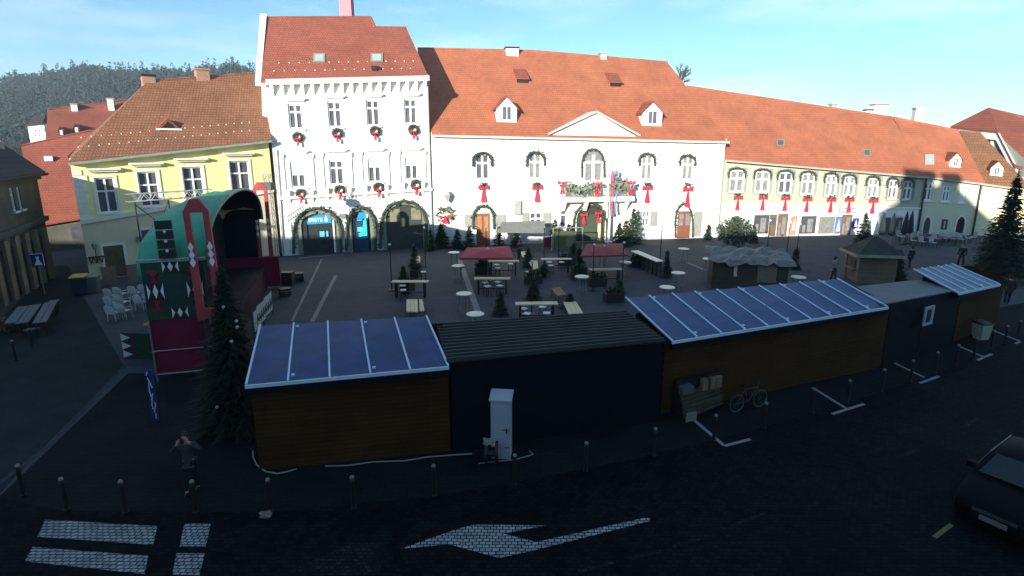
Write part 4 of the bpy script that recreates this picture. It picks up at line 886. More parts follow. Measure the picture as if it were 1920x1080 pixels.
# framed panel on a post beside the flat-roofed hut
f = h4[0]; g = f.rect(1732,575,1748,608,-.25); t = thing('hut_sign','small white framed panel on a thin post against the navy hut','sign',f.A,f.ang); q = MB()
q.box(g[0],g[1],-.3,-.24,g[2],g[2]+.12); q.box(g[0],g[1],-.3,-.24,g[3]-.12,g[3]); q.box(g[0],g[0]+.13,-.3,-.24,g[2]+.12,g[3]-.12); q.box(g[1]-.2,g[1],-.3,-.24,g[2]+.12,g[3]-.12); q.build('frame',mat('dull_white',(.36,.40,.42),.6,.1),t)
MB().box(g[0]+.131,g[1]-.201,-.28,-.25,g[2]+.121,g[3]-.121).build('panel',BLACK,t); MB().tube((g[0]+.1,-.2,0),(g[0]+.1,-.2,g[3]),.03).build('post',BLACK,t)
# cables on the ground
def cable(label,pts,r=.02,m=None,z=.03):
    ps = [G(*p,z) for p in pts]; q = MB(); o = ps[0].copy(); q.path([p-o for p in ps],r,6); return tag(q.build('cable',m or mat('grey_cable',(.30,.30,.29),.6,.1),None,o),label,'cable')
cable('pale cable looping around the left corner of the nearest brown hut',[(474,845),(475,858),(482,872),(498,884),(520,888),(540,884),(556,879)])
cable('pale cable lying along the foot of the nearest brown hut',[(610,874),(650,873),(700,866),(760,864),(800,857),(850,853),(885,851)])
# white cabinet and the clutter around it
p = G(938,864); t = thing('electric_cabinet','tall pale metal cabinet standing in front of the navy hut','cabinet',p,R(-6)); q = MB()
CAB = mat('cabinet_paint',(.34,.42,.50),.5,.08,2)
q.box(-.27,.30,-.0,.42,.06,1.88); q.box(-.25,.28,.02,.40,0,.06,1); q.build('body',[CAB,BLACK],t)
q = MB(); q.hexa([(-.31,-.05,1.885),(.34,-.05,1.885),(.34,.5,1.97),(-.31,.5,1.97),(-.31,-.05,1.93),(.34,-.05,1.93),(.34,.5,2.03),(-.31,.5,2.03)]); q.build('lid',mat('cabinet_lid',(.40,.46,.52),.5,.05),t)
q = MB(); q.box(-.22,.25,-.018,-.002,.15,1.78); q.build('door',CAB,t); q = MB(); q.box(.17,.21,-.05,-.02,.9,1.05); q.build('handle',BLACK,t); q = MB(); q.box(.05,.25,-.022,-.019,.98,1.02); q.box(.12,.26,-.022,-.019,.42,.47); q.build('labels',DKFR,t)['kind']='stuff'
t = thing('cable_reel','dark reel with grey cables beside the pale cabinet','cable reel',G(912,868),0); q = MB(); q.torus((0,0,.35),.28,.05,(1,0,0)); q.torus((.3,0,.35),.28,.05,(1,0,0)); q.tube((0,0,.35),(.3,0,.35),.14); q.build('drum',BLACK,t); q = MB()
for k in range(10): q.path([(random.uniform(-.1,.3),random.uniform(-.2,.2),.62+random.uniform(0,.15)) for _ in range(4)],.018)
q.build('cables',GREYSTONE,t)['kind']='stuff'
cable('thin pale cord lying on the ground in front of the cabinet',[(897,869),(930,865),(965,862),(1000,852),(992,845)],.015)
# ================================================================== BOLLARDS
def bollard(p,label):
    return p,label
b0 = thing('bollard','b','bollard',(0,0,0),0,'bollards along the street')
q = MB(); q.lathe([(.07,0),(.07,.05),(.052,.06),(.048,.74),(.062,.75),(.062,.80),(.05,.81),(.045,.85)],n=12); q.build('post',BLACK,b0,smooth=False)
q = MB(); q.lathe([(.045,.851),(.058,.87),(.05,.91),(.02,.935)],n=12); q.build('cap',mat('pale_cap',(.22,.21,.19),.4,.1,spec=.5),b0)
bl = [((45,930),'bollard at the far left of the front row, beside the kerb line'),((126,957),'bollard just above the left end of the long crossing stripes'),((236,962),'bollard above the right end of the long crossing stripes'),((368,962),'bollard nearest the person, above the short crossing stripes'),((508,958),'bollard nearest the left front corner of the nearest brown hut'),((664,953),'bollard in front of the middle of the nearest brown hut'),((815,930),'bollard in front of the right end of the nearest brown hut'),((965,909),'bollard directly in front of the pale cabinet'),((1098,884),'bollard in front of the left half of the corrugated navy hut'),((1226,855),'bollard in front of the right end of the corrugated navy hut'),((1338,828),'bollard standing on the nearest bay line'),((1432,803),'bollard in front of the bicycle'),((1522,775),'bollard left of the T-shaped bay line by the long hut'),((1588,757),'bollard on the T-shaped bay line by the long hut'),((1652,735),'bollard at the right end of the long brown hut'),((1706,717),'bollard on the bay line in front of the flat-roofed hut'),((1752,700),'bollard right of the bay line in front of the flat-roofed hut'),((1791,685),'bollard at the right end of the flat-roofed navy hut'),((1825,671),'bollard on the bay line before the farthest hut'),((1857,655),'bollard right of the white bin'),((1883,646),'bollard on the farthest bay line'),((1907,636),'bollard at the right picture edge past the farthest bay line')]
for i,((x,y),l) in enumerate(bl):
    if i == 0: b0.location = G(x,y); b0['label'] = l
    else: dup(b0,G(x,y),0,l)
for (x,y),l in (((30,676),'lone bollard on the lane in front of the left benches'),((61,652),'lone bollard beside the small low bench')): dup(b0,G(x,y),0,l)
# ================================================================== PEOPLE
SKIN = mat('skin',(.45,.28,.20),.6,.08); HAIR = mat('dark_hair',(.02,.015,.012),.6,.2)
def skinmesh(name, V, E, rad, m, par, sub=1):
    me = bpy.data.meshes.new(name); me.from_pydata([Vector(v) for v in V],E,[]); me.materials.append(m)
    o = bpy.data.objects.new(name,me); COL.objects.link(o); o.parent = par
    md = o.modifiers.new('Skin','SKIN'); md.use_smooth_shade = True
    if not me.skin_vertices: me.skin_vertices.new()
    for i,r in enumerate(rad):
        sv = me.skin_vertices[0].data[i]; sv.radius = (r,r) if not isinstance(r,tuple) else r; sv.use_root = (i == 0)
    if sub: s_ = o.modifiers.new('Sub','SUBSURF'); s_.levels = sub; s_.render_levels = sub
    return o
def person(label, p, rot, h=1.75, coat=(.05,.05,.055), trou=(.03,.03,.04), arms='down', stride=.12, hair=HAIR, fingers=False, longcoat=False):
    t = thing('person',label,'person',p,rot); k = h/1.75; v = lambda x,y,z: Vector((x*k,y*k,z*k))
    # joints: front is -y
    hip, chest, neck, head = v(0,0,.95), v(0,0,1.28), v(0,-.01,1.48), v(0,-.03,1.62)
    J = [hip,v(0,0,1.12),chest,v(0,0,1.40),neck,v(0,-.02,1.56),v(0,-.02,1.66),v(0,-.01,1.72)]; E = [(0,1),(1,2),(2,3),(3,4),(4,5),(5,6),(6,7)]; Rr = [.13,.12,.14,.11,.055,.075,.085,.05]
    leg_i = []; arm_i = []
    for sx in (-1,1):
        y = stride*sx; n = len(J)
        J += [v(.09*sx,0,.88),v(.10*sx,y*.5-.02,.49),v(.10*sx,y,.09),v(.11*sx,y-.14,.03)]; E += [(0,n),(n,n+1),(n+1,n+2),(n+2,n+3)]; Rr += [.085,.06,.042,.035]; leg_i.append(n)
        n = len(J)
        if arms == 'up': pts = [v(.19*sx,0,1.40),v(.34*sx,-.16,1.30),v(.14*sx,-.24,1.56),v(.10*sx,-.24,1.63)]
        elif arms == 'pocket': pts = [v(.19*sx,0,1.40),v(.30*sx,.06,1.15),v(.20*sx,-.10,.95),v(.16*sx,-.14,.90)]
        elif arms == 'front': pts = [v(.19*sx,0,1.40),v(.24*sx,-.02,1.13),v(.12*sx,-.26,1.14),v(.08*sx,-.33,1.16)]
        else: pts = [v(.19*sx,0,1.40),v(.24*sx,.02,1.12),v(.25*sx,-.06,.88),v(.25*sx,-.09,.80)]
        J += pts; E += [(3,n),(n,n+1),(n+1,n+2),(n+2,n+3)]; Rr += [.06,.045,.034,.036]; arm_i.append(n)
        a = pts[3]; dirn = (pts[3]-pts[2]).normalized(); side = dirn.cross(Vector((0,1,0))).normalized()
        for fi in range(5):
            n2 = len(J); off = side*((fi-1.5)*.018*k) if fi < 4 else side*(-.045*k*sx)
            ln = [.065,.078,.072,.055,.045][fi]*k; b = a+dirn*(.03*k if fi < 4 else -.01)+off; c = b+dirn*ln+Vector((0,-.02*k,0))
            J += [b,c]; E += [(n+3,n2),(n2,n2+1)]; Rr += [.010,.008]
    Rr = [r*k for r in Rr]
    skinmesh('body',J,E,Rr,SKIN,t)
    cm = mat('coat_%d_%d_%d'%tuple(int(c*1000) for c in coat),coat,.9,.2,8); tm = mat('trousers_%d_%d_%d'%tuple(int(c*1000) for c in trou),trou,.9,.2,8); sm = mat('dark_shoes',(.02,.02,.02),.5,.1)
    V = [J[0],J[1],J[2],J[3],J[4]*.985]; E2 = [(0,1),(1,2),(2,3),(3,4)]; R2 = [.155,.15,.165,.14,.075]; V += [v(0,.0,.80)]; E2 += [(0,5)]; R2 += [.165]
    if longcoat: V += [v(0,.01,.62)]; E2 += [(5,6)]; R2 += [.19]
    for n in arm_i:
        m_ = len(V); V += [J[n],J[n+1],J[n+2]]; E2 += [(3,m_),(m_,m_+1),(m_+1,m_+2)]; R2 += [.078,.060,.048]
    skinmesh('jacket',V,E2,[r*k for r in R2],cm,t)
    V = [J[0]]; E2 = []; R2 = [.14]
    for n in leg_i:
        m_ = len(V); V += [J[n],J[n+1],J[n+2]]; E2 += [(0,m_),(m_,m_+1),(m_+1,m_+2)]; R2 += [.10,.075,.06]
    skinmesh('trousers',V,E2,[r*k for r in R2],tm,t)
    for n in leg_i:
        q = MB(); c = J[n+2]; q.ball(c+Vector((0,-.07*k,-.035*k)),.10*k,(.5,1.25,.5),8); q.build('shoe',sm,t,smooth=True)
    hc = v(0,-.025,1.645)
    q = MB(); q.ball(hc+v(0,.02,.03),.112*k,(.86,1.0,1.0),10); q.ball(hc+v(0,.06,-.05),.09*k,(.9,.7,1.0),8); q.build('hair',hair,t,smooth=True)
    q = MB(); q.ball(hc+v(0,-.035,-.01),.085*k,(.82,.9,1.12),10); q.ball(hc+v(0,-.115,-.015),.018*k,(.8,1,1.3),6); fo = None
    for sx in (-1,1): q.ball(hc+v(.078*sx,.0,-.01),.022*k,(.5,1,1.4),6)
    fo = q.build('face',SKIN,t,smooth=True)
    q = MB()
    for sx in (-1,1): q.ball(hc+v(.03*sx,-.108,.012),.010*k,n=6)
    q.box(hc.x-.025*k,hc.x+.025*k,hc.y-.112*k,hc.y-.10*k,hc.z-.06*k,hc.z-.052*k); q.build('eyes_and_mouth',HAIR,fo)
    return t
person('person in a grey-blue coat holding a phone up with both hands, beside the crossing',G(362,922),R(15),1.72,(.04,.05,.055),(.012,.014,.018),'up',longcoat=True)
p_ = G(362,922); tag(MB().box(-.04,.04,-.005,.005,-.075,.075).build('phone',BLACK,None,p_+Matrix.Rotation(R(15),3,'Z')@Vector((0,-.27,1.62)),R(15)),'dark phone held up in front of the face of the person beside the crossing','phone')
person('person in dark clothes walking on the lane past the farthest hut, at the right edge',G(1886,571),R(150),1.75,(.02,.022,.026),(.015,.016,.02))
person('dark-clothed person walking towards the tall fir behind the huts',G(1800,500),R(-60),1.75,(.02,.022,.026),(.02,.02,.025),stride=.2)
person('person in a red hat and dark coat sitting near the left red parasol',G(973,490),R(20),1.7,(.10,.03,.035),(.03,.03,.035),'front',hair=mat('red_wool_hat',(.5,.08,.10),.9,.1))
person('person in a pale jacket standing left of the wooden kiosk',G(1561,528),R(80),1.7,(.16,.18,.19),(.03,.03,.035),'pocket')
person('person in a dark coat standing right of the wooden kiosk',G(1704,505),R(200),1.75,(.03,.032,.036),(.02,.02,.025),'pocket')
person('person in black standing under the left garlanded town hall door',G(918,475),R(10),1.7,(.02,.02,.02),(.02,.02,.02),'pocket') if False else None
# ================================================================== TREES
def fir_mesh(h, r, n_lvl, n_br, seed, needle=1.0, crownm=None, droop=.35, ragged=.25):
    rn = random.Random(seed); q = MB()
    for l in range(n_lvl):
        u = l/(n_lvl-1); z = h*(.07+.90*u); L0 = r*(1-u)**.85+.06
        nb = max(5,int(n_br*(1-u*.6)))
        for b in range(nb):
            a = 6.283*(b+rn.random())/nb+l*.7; L = L0*(1+rn.uniform(-ragged,ragged*.6)); d = Vector((math.cos(a),math.sin(a),0)); s = Vector((-d.y,d.x,0))
            segs = max(2,int(L/.28*needle)); z0 = z+rn.uniform(-.5,.5)*h*.9/n_lvl
            for k in range(segs):
                f0 = (k+.2)/segs; c = d*(L*f0)+Vector((0,0,z0-droop*L*f0*f0+.12*L*f0))
                w = (.10+.20*(1-f0))*min(1.3,.4+L*.55)
                for sd in (-1,1):
                    tip = c+d*(w*.9)+s*(sd*w*(1.0+rn.random()*.6))+Vector((0,0,-w*rn.uniform(.1,.7)))
                    q.add([c-d*w*.3, c+d*w*.45, tip],[(0,1,2)])
                q.add([c-s*w*.35, c+s*w*.35, c+d*(L/segs*1.5)+Vector((0,0,-w*.3))],[(0,1,2)])
    for k in range(int(90*r*h)):                     # twigs filling the inside of the crown
        u = rn.random()**1.3; rr = r*(1-u)**.85*.8*rn.random()**.6; a = rn.random()*6.283; c = Vector((rr*math.cos(a),rr*math.sin(a),h*(.06+.86*u)))
        d = Vector((math.cos(a),math.sin(a),rn.uniform(-.5,.2)))*rn.uniform(.12,.3); s = Vector((-d.y,d.x,rn.uniform(-.1,.1)))*.8
        q.add([c-d*.4+s,c-d*.4-s,c+d],[(0,1,2)])
    for k in range(8):
        a = rn.random()*6.283; q.add([(0,0,h*.96),(.05*math.cos(a),.05*math.sin(a),h*.93),(.02,0,h*1.02)],[(0,1,2)])
    return q
def fir_tree(label, p, h, r, seed, m=FIR, lvl=None, br=None, group=None, cat='fir tree', pot=False, baubles=None, name='fir_tree'):
    t = thing(name,label,cat,p,seed*.7,group); zb = .35 if pot else 0
    q = MB(); q.tube((0,0,0),(0,0,h*.95),max(.03,h*.016),.01,7); q.build('trunk',BARK,t)
    o = fir_mesh(h-zb,r,lvl or int(8+h*3),br or int(9+r*4),seed).build('crown',m,t); o.location.z = zb
    if pot: MB().lathe([(.16,0),(.22,.36),(.20,.36)],n=10).build('pot',BLACK,t)
    if baubles:
        rn = random.Random(seed)
        for k in range(baubles):
            u = rn.uniform(.15,.8); a = rn.uniform(3.6,5.9)-seed*.7; rr = r*(1-u)**.85*.98; q = MB(); q.ball((rr*math.cos(a),rr*math.sin(a),h*(.07+.9*u)),.055,n=6); q.build('bauble',mat('pale_bauble',(.4,.4,.36),.25,.05,spec=.6),t,smooth=True)
    return t
p = G(1870,524); fir_tree('tallest fir, a dense dark Christmas tree at the right edge of the square',p,7.4,2.0,3,lvl=30,br=26)
fir_tree('tall dark fir with a few pale baubles between the stage and the nearest hut',G(449,800),5.5,1.25,5,lvl=34,br=26,baubles=5,m=mat('dark_fir_needles',(.008,.016,.009),.9,.5,2.5,col2=(.016,.03,.014)))
# small firs and potted conifers set among the tables
sm = [((778,515),2.2,.55,'small dark fir behind the leftmost long table'),((757,530),1.2,.45,'low conifer at the left end of the leftmost long table'),((808,470),2.0,.5,'small fir near the bank gate, left of the high tables'),
((905,512),1.7,.6,'dark bushy conifer left of the second long table'),((990,500),1.5,.6,'low conifer between two long tables near the seated person'),((1085,520),2.2,.75,'dark fir beside the middle high table'),((1075,492),1.6,.6,'small fir right of the back long table'),((1000,560),1.3,.55,'low conifer left of the wooden bench bed'),((1068,578),.9,.6,'low wide conifer on the front plank bench'),((1160,560),1.2,.5,'small conifer beside the long blue roof, in front of the high tables'),((1249,520),1.9,.5,'slim dark fir right of the slanting bar'),((938,590),1.3,.5,'small dark conifer behind the corrugated hut'),((1020,520),1.0,.5,'lowest conifer in the middle of the tables')]
for i,((x,y),h,r,l) in enumerate(sm): fir_tree(l,G(x,y),h,r,20+i,lvl=12,br=12,group='small firs among the tables',pot=i%3==0)
back = [((828,464),2.3,1.0,'bushy conifer at the left end of the town hall'),((858,466),1.8,.8,'conifer left of the brown town hall door'),((880,467),2.1,.8,'conifer just left of the garlanded brown door'),((935,467),2.0,.8,'conifer right of the garlanded brown door'),((968,463),1.8,.7,'conifer under the grey wall case'),((1040,461),2.6,.9,'light conifer under the narrow town hall window'),((1066,458),2.0,.7,'conifer left of the main green door'),((1160,462),2.2,.9,'dark conifer right of the flagpole'),((1186,456),3.4,1.1,'pale fir with lights right of the flagpole'),((1172,460),2.4,1.0,'dark bushy fir beside the pale fir')]
for i,((x,y),h,r,l) in enumerate(back): fir_tree(l,G(x,y),h,r,50+i,m=FIR2 if 'pale' in l or 'light' in l else FIR,lvl=12,br=14,group='conifers along the town hall',baubles=8 if 'lights' in l else None)
def bush(label,p,rx,ry,rz,m,n=500,name='bush',cat='bush'):
    t = thing(name,label,cat,p); q = MB()
    for k in range(n):
        d = Vector((random.gauss(0,1),random.gauss(0,1),random.gauss(0,1))).normalized()*random.random()**.35
        q.card((d.x*rx,d.y*ry,rz+d.z*rz*.98),.16)
    q.build('crown',m,t); q = MB()
    for k in range(4): q.tube((0,0,0),(random.uniform(-.4,.4)*rx,random.uniform(-.4,.4)*ry,rz),.05,.02,5)
    q.build('trunk',BARK,t); return t
bush('large rounded grey-green bush in front of the sage house, behind the tarpaulin hut',G(1376,461),1.75,1.3,1.35,mat('bush_leaves',(.035,.055,.035),.9,.4,2,col2=(.06,.085,.05)),1100)
fir_tree('small dark fir left of the rounded bush',G(1327,449),1.5,.5,77,lvl=10,br=10); fir_tree('small dark fir right of the rounded bush',G(1412,455),1.6,.6,78,lvl=10,br=10)
fir_tree('dark conifer beside the kiosk, near the shop signs',G(1616,462),3.2,1.0,79,lvl=16,br=16); fir_tree('dark fir right of the kiosk',G(1680,528),2.2,.8,80,lvl=14,br=14); fir_tree('dark conifer left of the tarpaulin hut roof end',G(1490,505),1.7,.5,81,lvl=12,br=10)
pbx = thing('planter_box','p','planter',(0,0,0),0,'dark planter boxes among the tables'); q = MB()
for k in range(4): q.box(-.55,.55,-.28,.28,.02+.13*k,.02+.13*k+.12)
q.build('box',mat('planter_boards',(.035,.03,.022),.8,.3,4,stretch=(1,5,5)),pbx); q = MB()
for k in range(80): q.card((random.uniform(-.5,.5),random.uniform(-.22,.22),random.uniform(.5,.85)),.13)
q.build('greenery',FIR,pbx)
for i,((x,y),a,l) in enumerate([((1085,523),.1,'dark planter box under the middle high table fir'),((1150,566),.2,'dark planter box near the left end of the long blue roof'),((780,518),1.5,'dark planter box standing behind the leftmost long table'),((905,514),.1,'dark planter box behind the second long table'),((1000,532),.4,'dark planter box in the middle of the table area'),((1060,497),.2,'dark planter box at the right end of the back long table'),((765,548),1.4,'dark planter box under the leftmost long table'),((1120,536),.1,'dark planter box in the shadow right of the middle high table'),((1190,500),.6,'dark planter box at the foot of the slanting bar')]):
    if i == 0: pbx.location = G(x,y); pbx['label'] = l
    else: dup(pbx,G(x,y),a,l)
# bare tree beyond the town hall roof
p = Pt(1266,95); t = thing('bare_tree','bare winter tree showing above the right end of the town hall roof','tree',p); q = MB(); q.tube((0,0,0),(0,0,19),.3,.15,8); q.build('trunk',BARK,t); q = MB(); rn = random.Random(4)
def br_(a,d,l,k):
    b = a+d*l; q.tube(a,b,.03*k+.02,.02*k+.01,4)
    if k > 0:
        for _ in range(4): br_(a+d*l*rn.uniform(.4,1),(d+Vector((rn.gauss(0,.5),rn.gauss(0,.5),rn.gauss(.1,.35)))).normalized(),l*.66,k-1)
for _ in range(6): br_(Vector((0,0,rn.uniform(17.2,19))),Vector((rn.gauss(0,.45),rn.gauss(0,.45),1)).normalized(),1.6,3)
q.build('crown',BARK,t)
# garden tree on the hill foot
bush('dark ivy-clad tree on the hill foot left of the red-roofed house',Pt(30,92),4,4,9,mat('ivy_leaves',(.02,.035,.015),.9,.4,.5,col2=(.035,.055,.02)),900,name='ivy_tree',cat='tree')
# ================================================================== TABLES, BENCHES, STOOLS
TOP = mat('beige_table_top',(.80,.76,.60),.5,.08,3); LEGM = mat('grey_table_leg',(.22,.22,.20),.5,.15,4)
ht = thing('high_table','t','high table',(0,0,0),0,'round high tables')
q = MB(); q.lathe([(.40,1.06),(.43,1.07),(.43,1.10),(.41,1.11)],n=24); q.build('table_top',TOP,ht)
q = MB(); q.lathe([(.44,1.0),(.445,1.058),(.40,1.059)],n=24); q.build('rim',DKFR,ht)
for a in (45,135,225,315):
    c,s = math.cos(R(a)),math.sin(R(a)); q = MB(); q.tube((.24*c,.24*s,1.0),(.36*c,.36*s,0),.028,.028,6); q.build('leg',LEGM,ht)
q = MB(); q.torus((0,0,.3),.32,.012,(0,0,1),20,5); q.build('footrest',LEGM,ht)
hts = [((851,473),'farthest high table of the left row, beside the left red parasol'),((859,498),'second farthest high table of the left row'),((870,550),'second nearest high table of the left row'),((891,588),'nearest high table of the left row, partly behind the corrugated hut roof'),((1131,471),'high table in front of the main green door'),((1172,491),'high table at the left end of the slanting bar'),((1091,518),'high table in the middle, beside a dark fir'),((1282,466),'high table standing alone below the right brown door'),((1272,511),'high table between the slim fir and the tarpaulin hut'),((1251,538),'high table touching the edge of the long blue roof'),((1329,485),'high table half hidden by the tarpaulin hut'),((1497,519),'high table right of the tarpaulin hut, behind the long blue roof')]
for i,((x,y),l) in enumerate(hts):
    p = G(x,y,1.1); p.z = 0
    if i == 0: ht.location = p; ht['label'] = l
    else: dup(ht,p,.3*i,l)
lt = thing('long_table','t','long table',(0,0,0),0,'long wooden tables'); q = MB()
for k in range(3): q.box(-1.1,1.1,-.25+.17*k,-.25+.17*k+.16,.95,1.0)
q.build('table_top',WOOD,lt)
for x in (-.85,.85):
    for y in (-.18,.18): q = MB(); q.box(x-.05,x+.05,y-.04,y+.04,0,.945); q.build('leg',BLACK,lt)
q = MB(); q.box(-.79,.79,-.03,.03,.3,.36); q.build('stretcher',BLACK,lt)
lts = [((769,527),R(0),'leftmost long wooden table, split by a dark fir',1.0),((923,521),R(0),'long table nearest the left row of high tables',1.0),((944,489),R(2),'long table behind, next to the left red parasol',1.0),((1043,485),R(3),'back long table near the middle firs',.95),((1006,568),R(3),'nearest long table, just behind the corrugated hut',1.15),((1136,504),R(5),'long table in the shadow, right of the middle high table',.9)]
for i,((x,y),a,l,k) in enumerate(lts):
    p = G(x,y,1.0); p.z = 0
    if i == 0: lt.location = p; lt.rotation_euler.z = a; lt['label'] = l
    else: dup(lt,p,a,l)
# slanting bar counter with its close-set dark legs
a, b = G(1190,470,1.05), G(1238,490,1.05); d = b-a; t = thing('bar_counter','long slanting bar counter with a pale top and many dark legs','bar counter',(a.x,a.y,0),math.atan2(d.y,d.x)); L = d.length
q = MB(); q.box(0,L,-.3,.3,1.0,1.06); q.build('counter_top',TOP,t)
for k in range(7): q = MB(); x = .15+(L-.3)*k/6; q.box(x-.05,x+.05,-.22,-.14,0,.998); q.build('leg',BLACK,t)
q = MB(); q.box(.1,L-.1,.1,.2,.05,.998); q.build('back_panel',CHAR,t)
st = thing('stool','s','stool',(0,0,0),0,'stools at the tables'); q = MB(); q.box(-.17,.17,-.17,.17,.62,.66); q.build('seat',mat('pale_stool_seat',(.75,.75,.70),.5,.08),st)
for x in (-.13,.13):
    for y in (-.13,.13): q = MB(); q.tube((x,y,.62),(x*1.25,y*1.25,0),.018,.018,6); q.build('leg',BLACK,st)
sts = [((755,535),'stool at the left end of the leftmost long table, back one'),((756,543),'stool at the left end of the leftmost long table, front one'),((910,529),'back left stool at the long table by the high tables'),((914,536),'front left stool at the long table by the high tables'),((933,528),'back right stool at the long table by the high tables'),((937,535),'front right stool at the long table by the high tables'),((931,496),'left back stool under the table by the left parasol'),((933,502),'left front stool under the table by the left parasol'),((957,494),'right stool under the table by the left parasol'),((1030,491),'left back stool at the back long table'),((1033,497),'left front stool at the back long table'),((1053,491),'right stool at the back long table'),((982,578),'left back stool at the nearest long table'),((988,587),'left front stool at the nearest long table'),((1017,575),'right back stool at the nearest long table'),((1025,586),'right front stool at the nearest long table'),((1128,514),'stool under the shadowed long table'),((794,509),'stool behind the leftmost long table'),((989,509),'stool standing alone between the middle tables')]
for i,((x,y),l) in enumerate(sts):
    p = G(x,y,.66); p.z = 0
    if i == 0: st.location = p; st['label'] = l
    else: dup(st,p,.2*i,l)
def plank_bench(label, quad, z=.45, m=None):
    P_ = [G(x,y,z) for x,y in quad]; o = sum(P_,Vector())/4; o.z = 0; t = thing('plank_bench',label,'bench',o); q = MB(); c = [p-o for p in P_]
    for k in range(3):
        u0,u1 = k/3+.01,(k+1)/3-.01
        q.prism([c[0].lerp(c[1],u0),c[0].lerp(c[1],u1),c[3].lerp(c[2],u1),c[3].lerp(c[2],u0)],(0,0,-.05))
    q.build('seat',m or WOOD,t)
    for p in c: q = MB(); w = p*.88; q.box(w.x-.04,w.x+.04,w.y-.04,w.y+.04,0,z-.06); q.build('leg',WOOD2,t)
plank_bench('pale plank bench end-on in front of the leftmost long table',[(762,584),(784,584),(783,561),(762,561)]); plank_bench('narrow pale plank bench beside it, in front of the leftmost long table',[(787,583),(796,582),(792,561),(786,561)])
plank_bench('pale plank bench end-on behind the leftmost long table',[(778,505),(788,505),(788,480),(777,480)])
plank_bench('wide plank bench slanting forward beside the nearest long table',[(1066,588),(1094,587),(1080,565),(1056,566)]); plank_bench('grey plank bench slanting behind the nearest long table',[(1045,555),(1062,552),(1050,538),(1033,540)],m=WOOD2); plank_bench('pale plank bench slanting towards the middle tables',[(999,505),(1009,502),(1008,488),(991,490)]); plank_bench('short pale bench beside the seated person',[(980,482),(991,478),(989,471),(976,472)])
# left benches by the lane
SL = mat('grey_bench_slats',(.14,.16,.165),.7,.15,3)
def rest_table(label, a, b, w, z, name='market_table', cat='table'):
    A_, B_ = G(*a,z), G(*b,z); d = B_-A_; t = thing(name,label,cat,(A_.x,A_.y,0),math.atan2(d.y,d.x)); L = d.length; q = MB()
    for k in range(2): q.box(0,L,-w/2+k*w/2+.01,-w/2+(k+1)*w/2-.01,z-.05,z)
    q.build('table_top' if z > .6 else 'seat',SL,t)
    for x in (.15,L-.15):
        for y in (-w/2+.08,w/2-.08): q = MB(); q.box(x-.03,x+.03,y-.03,y+.03,0,z-.052); q.build('leg',BLACK,t)
rest_table('grey slatted table nearest the lane, left of the white chairs',(74,604),(95,566),.55,.75); rest_table('grey slatted table in the middle of the left group',(40,605),(66,571),.5,.75); rest_table('grey slatted table closest to the dark house',(20,605),(44,574),.5,.75,); rest_table('small low bench in front of the left grey tables',(46,619),(74,613),.3,.45,'market_bench','bench'); rest_table('single grey board bench beyond the left grey tables',(95,568),(103,562),.4,.7,'market_bench','bench')
bush('low planter shrub with yellow leaves at the left picture edge',G(2,625),.55,.5,.4,mat('yellowing_leaves',(.10,.10,.03),.9,.5,3,col2=(.18,.17,.06)),160)
# white plastic chairs in rows
CH = mat('white_plastic',(.50,.55,.57),.5,.05); ck = thing('plastic_chair','c','chair',(0,0,0),0,'white plastic chairs by the yellow house'); q = MB(); q.box(-.24,.24,-.24,.24,.41,.45); q.build('seat',CH,ck)
q = MB(); q.prism([(-.25,.22,.45),(.25,.22,.45),(.27,.30,.72),(.22,.33,.86),(.10,.345,.93),(-.10,.345,.93),(-.22,.33,.86),(-.27,.30,.72)],(0,.03,0)); q.build('backrest',CH,ck)
for x in (-.22,.22):
    q = MB(); q.path([(x*1.1,.24,.66),(x*1.15,-.2,.65),(x*1.1,-.24,.42)],.022); q.build('armrest',CH,ck)
    for y in (-.2,.2): q = MB(); q.tube((x,y,.41),(x*1.12,y*1.12,0),.024,.02,6); q.build('leg',CH,ck)
cp = [((217,601),'front left chair of the nearer white pair row'),((236,597),'front right chair of the nearer white pair row'),((214,583),'middle left chair of the left white group'),((233,580),'middle right chair of the left white group'),((212,567),'back left chair of the left white group'),((230,564),'back right chair of the left white group'),((268,580),'front left chair of the right white group, next to the stage'),((286,577),'front right chair of the right white group, half behind the stage'),((258,562),'back left chair of the right white group'),((277,559),'back right chair of the right white group')]
for i,((x,y),l) in enumerate(cp):
    p = G(x,y)
    if i == 0: ck.location = p; ck.rotation_euler.z = R(172); ck['label'] = l
    else: dup(ck,p,R(172+random.uniform(-6,6)),l)
# dark upright tables against the yellow wall
for x,y,l in ((208,535,'dark upright board leaning at the yellow wall, left of the door'),(255,530,'dark upright board leaning at the yellow wall, right of the door')):
    t = thing('folded_table',l,'folded table',G(x,y),Y.f.ang); q = MB(); q.box(-.4,.4,0,.06,.05,1.25); q.build('board',WOOD2,t); q = MB(); q.path([(-.35,.1,0),(-.35,.1,1.1),(.35,.1,1.1),(.35,.1,0)],.02); q.build('folded_legs',BLACK,t)
def bin_(label,p,rot,bm,lm,w=.55,h=1.0,name='wheelie_bin'):
    t = thing(name,label,'bin',p,rot); q = MB(); a = w/2; q.hexa([(-a*.8,-a*.8,.06),(a*.8,-a*.8,.06),(a*.8,a*.8,.06),(-a*.8,a*.8,.06),(-a,-a,h),(a,-a,h),(a,a,h),(-a,a,h)]); q.build('body',bm,t)
    q = MB(); q.hexa([(-a*1.05,-a*1.1,h+.003),(a*1.05,-a*1.1,h+.003),(a*1.05,a*1.05,h+.003),(-a*1.05,a*1.05,h+.003),(-a,-a*1.05,h+.05),(a,-a*1.05,h+.05),(a,a,h+.12),(-a,a,h+.12)]); q.build('lid',lm,t)
    for x in (-a*.75,a*.75): q = MB(); q.tube((x-.03,a*.85,.09),(x+.03,a*.85,.09),.09,.09,10); q.build('wheel',BLACK,t)
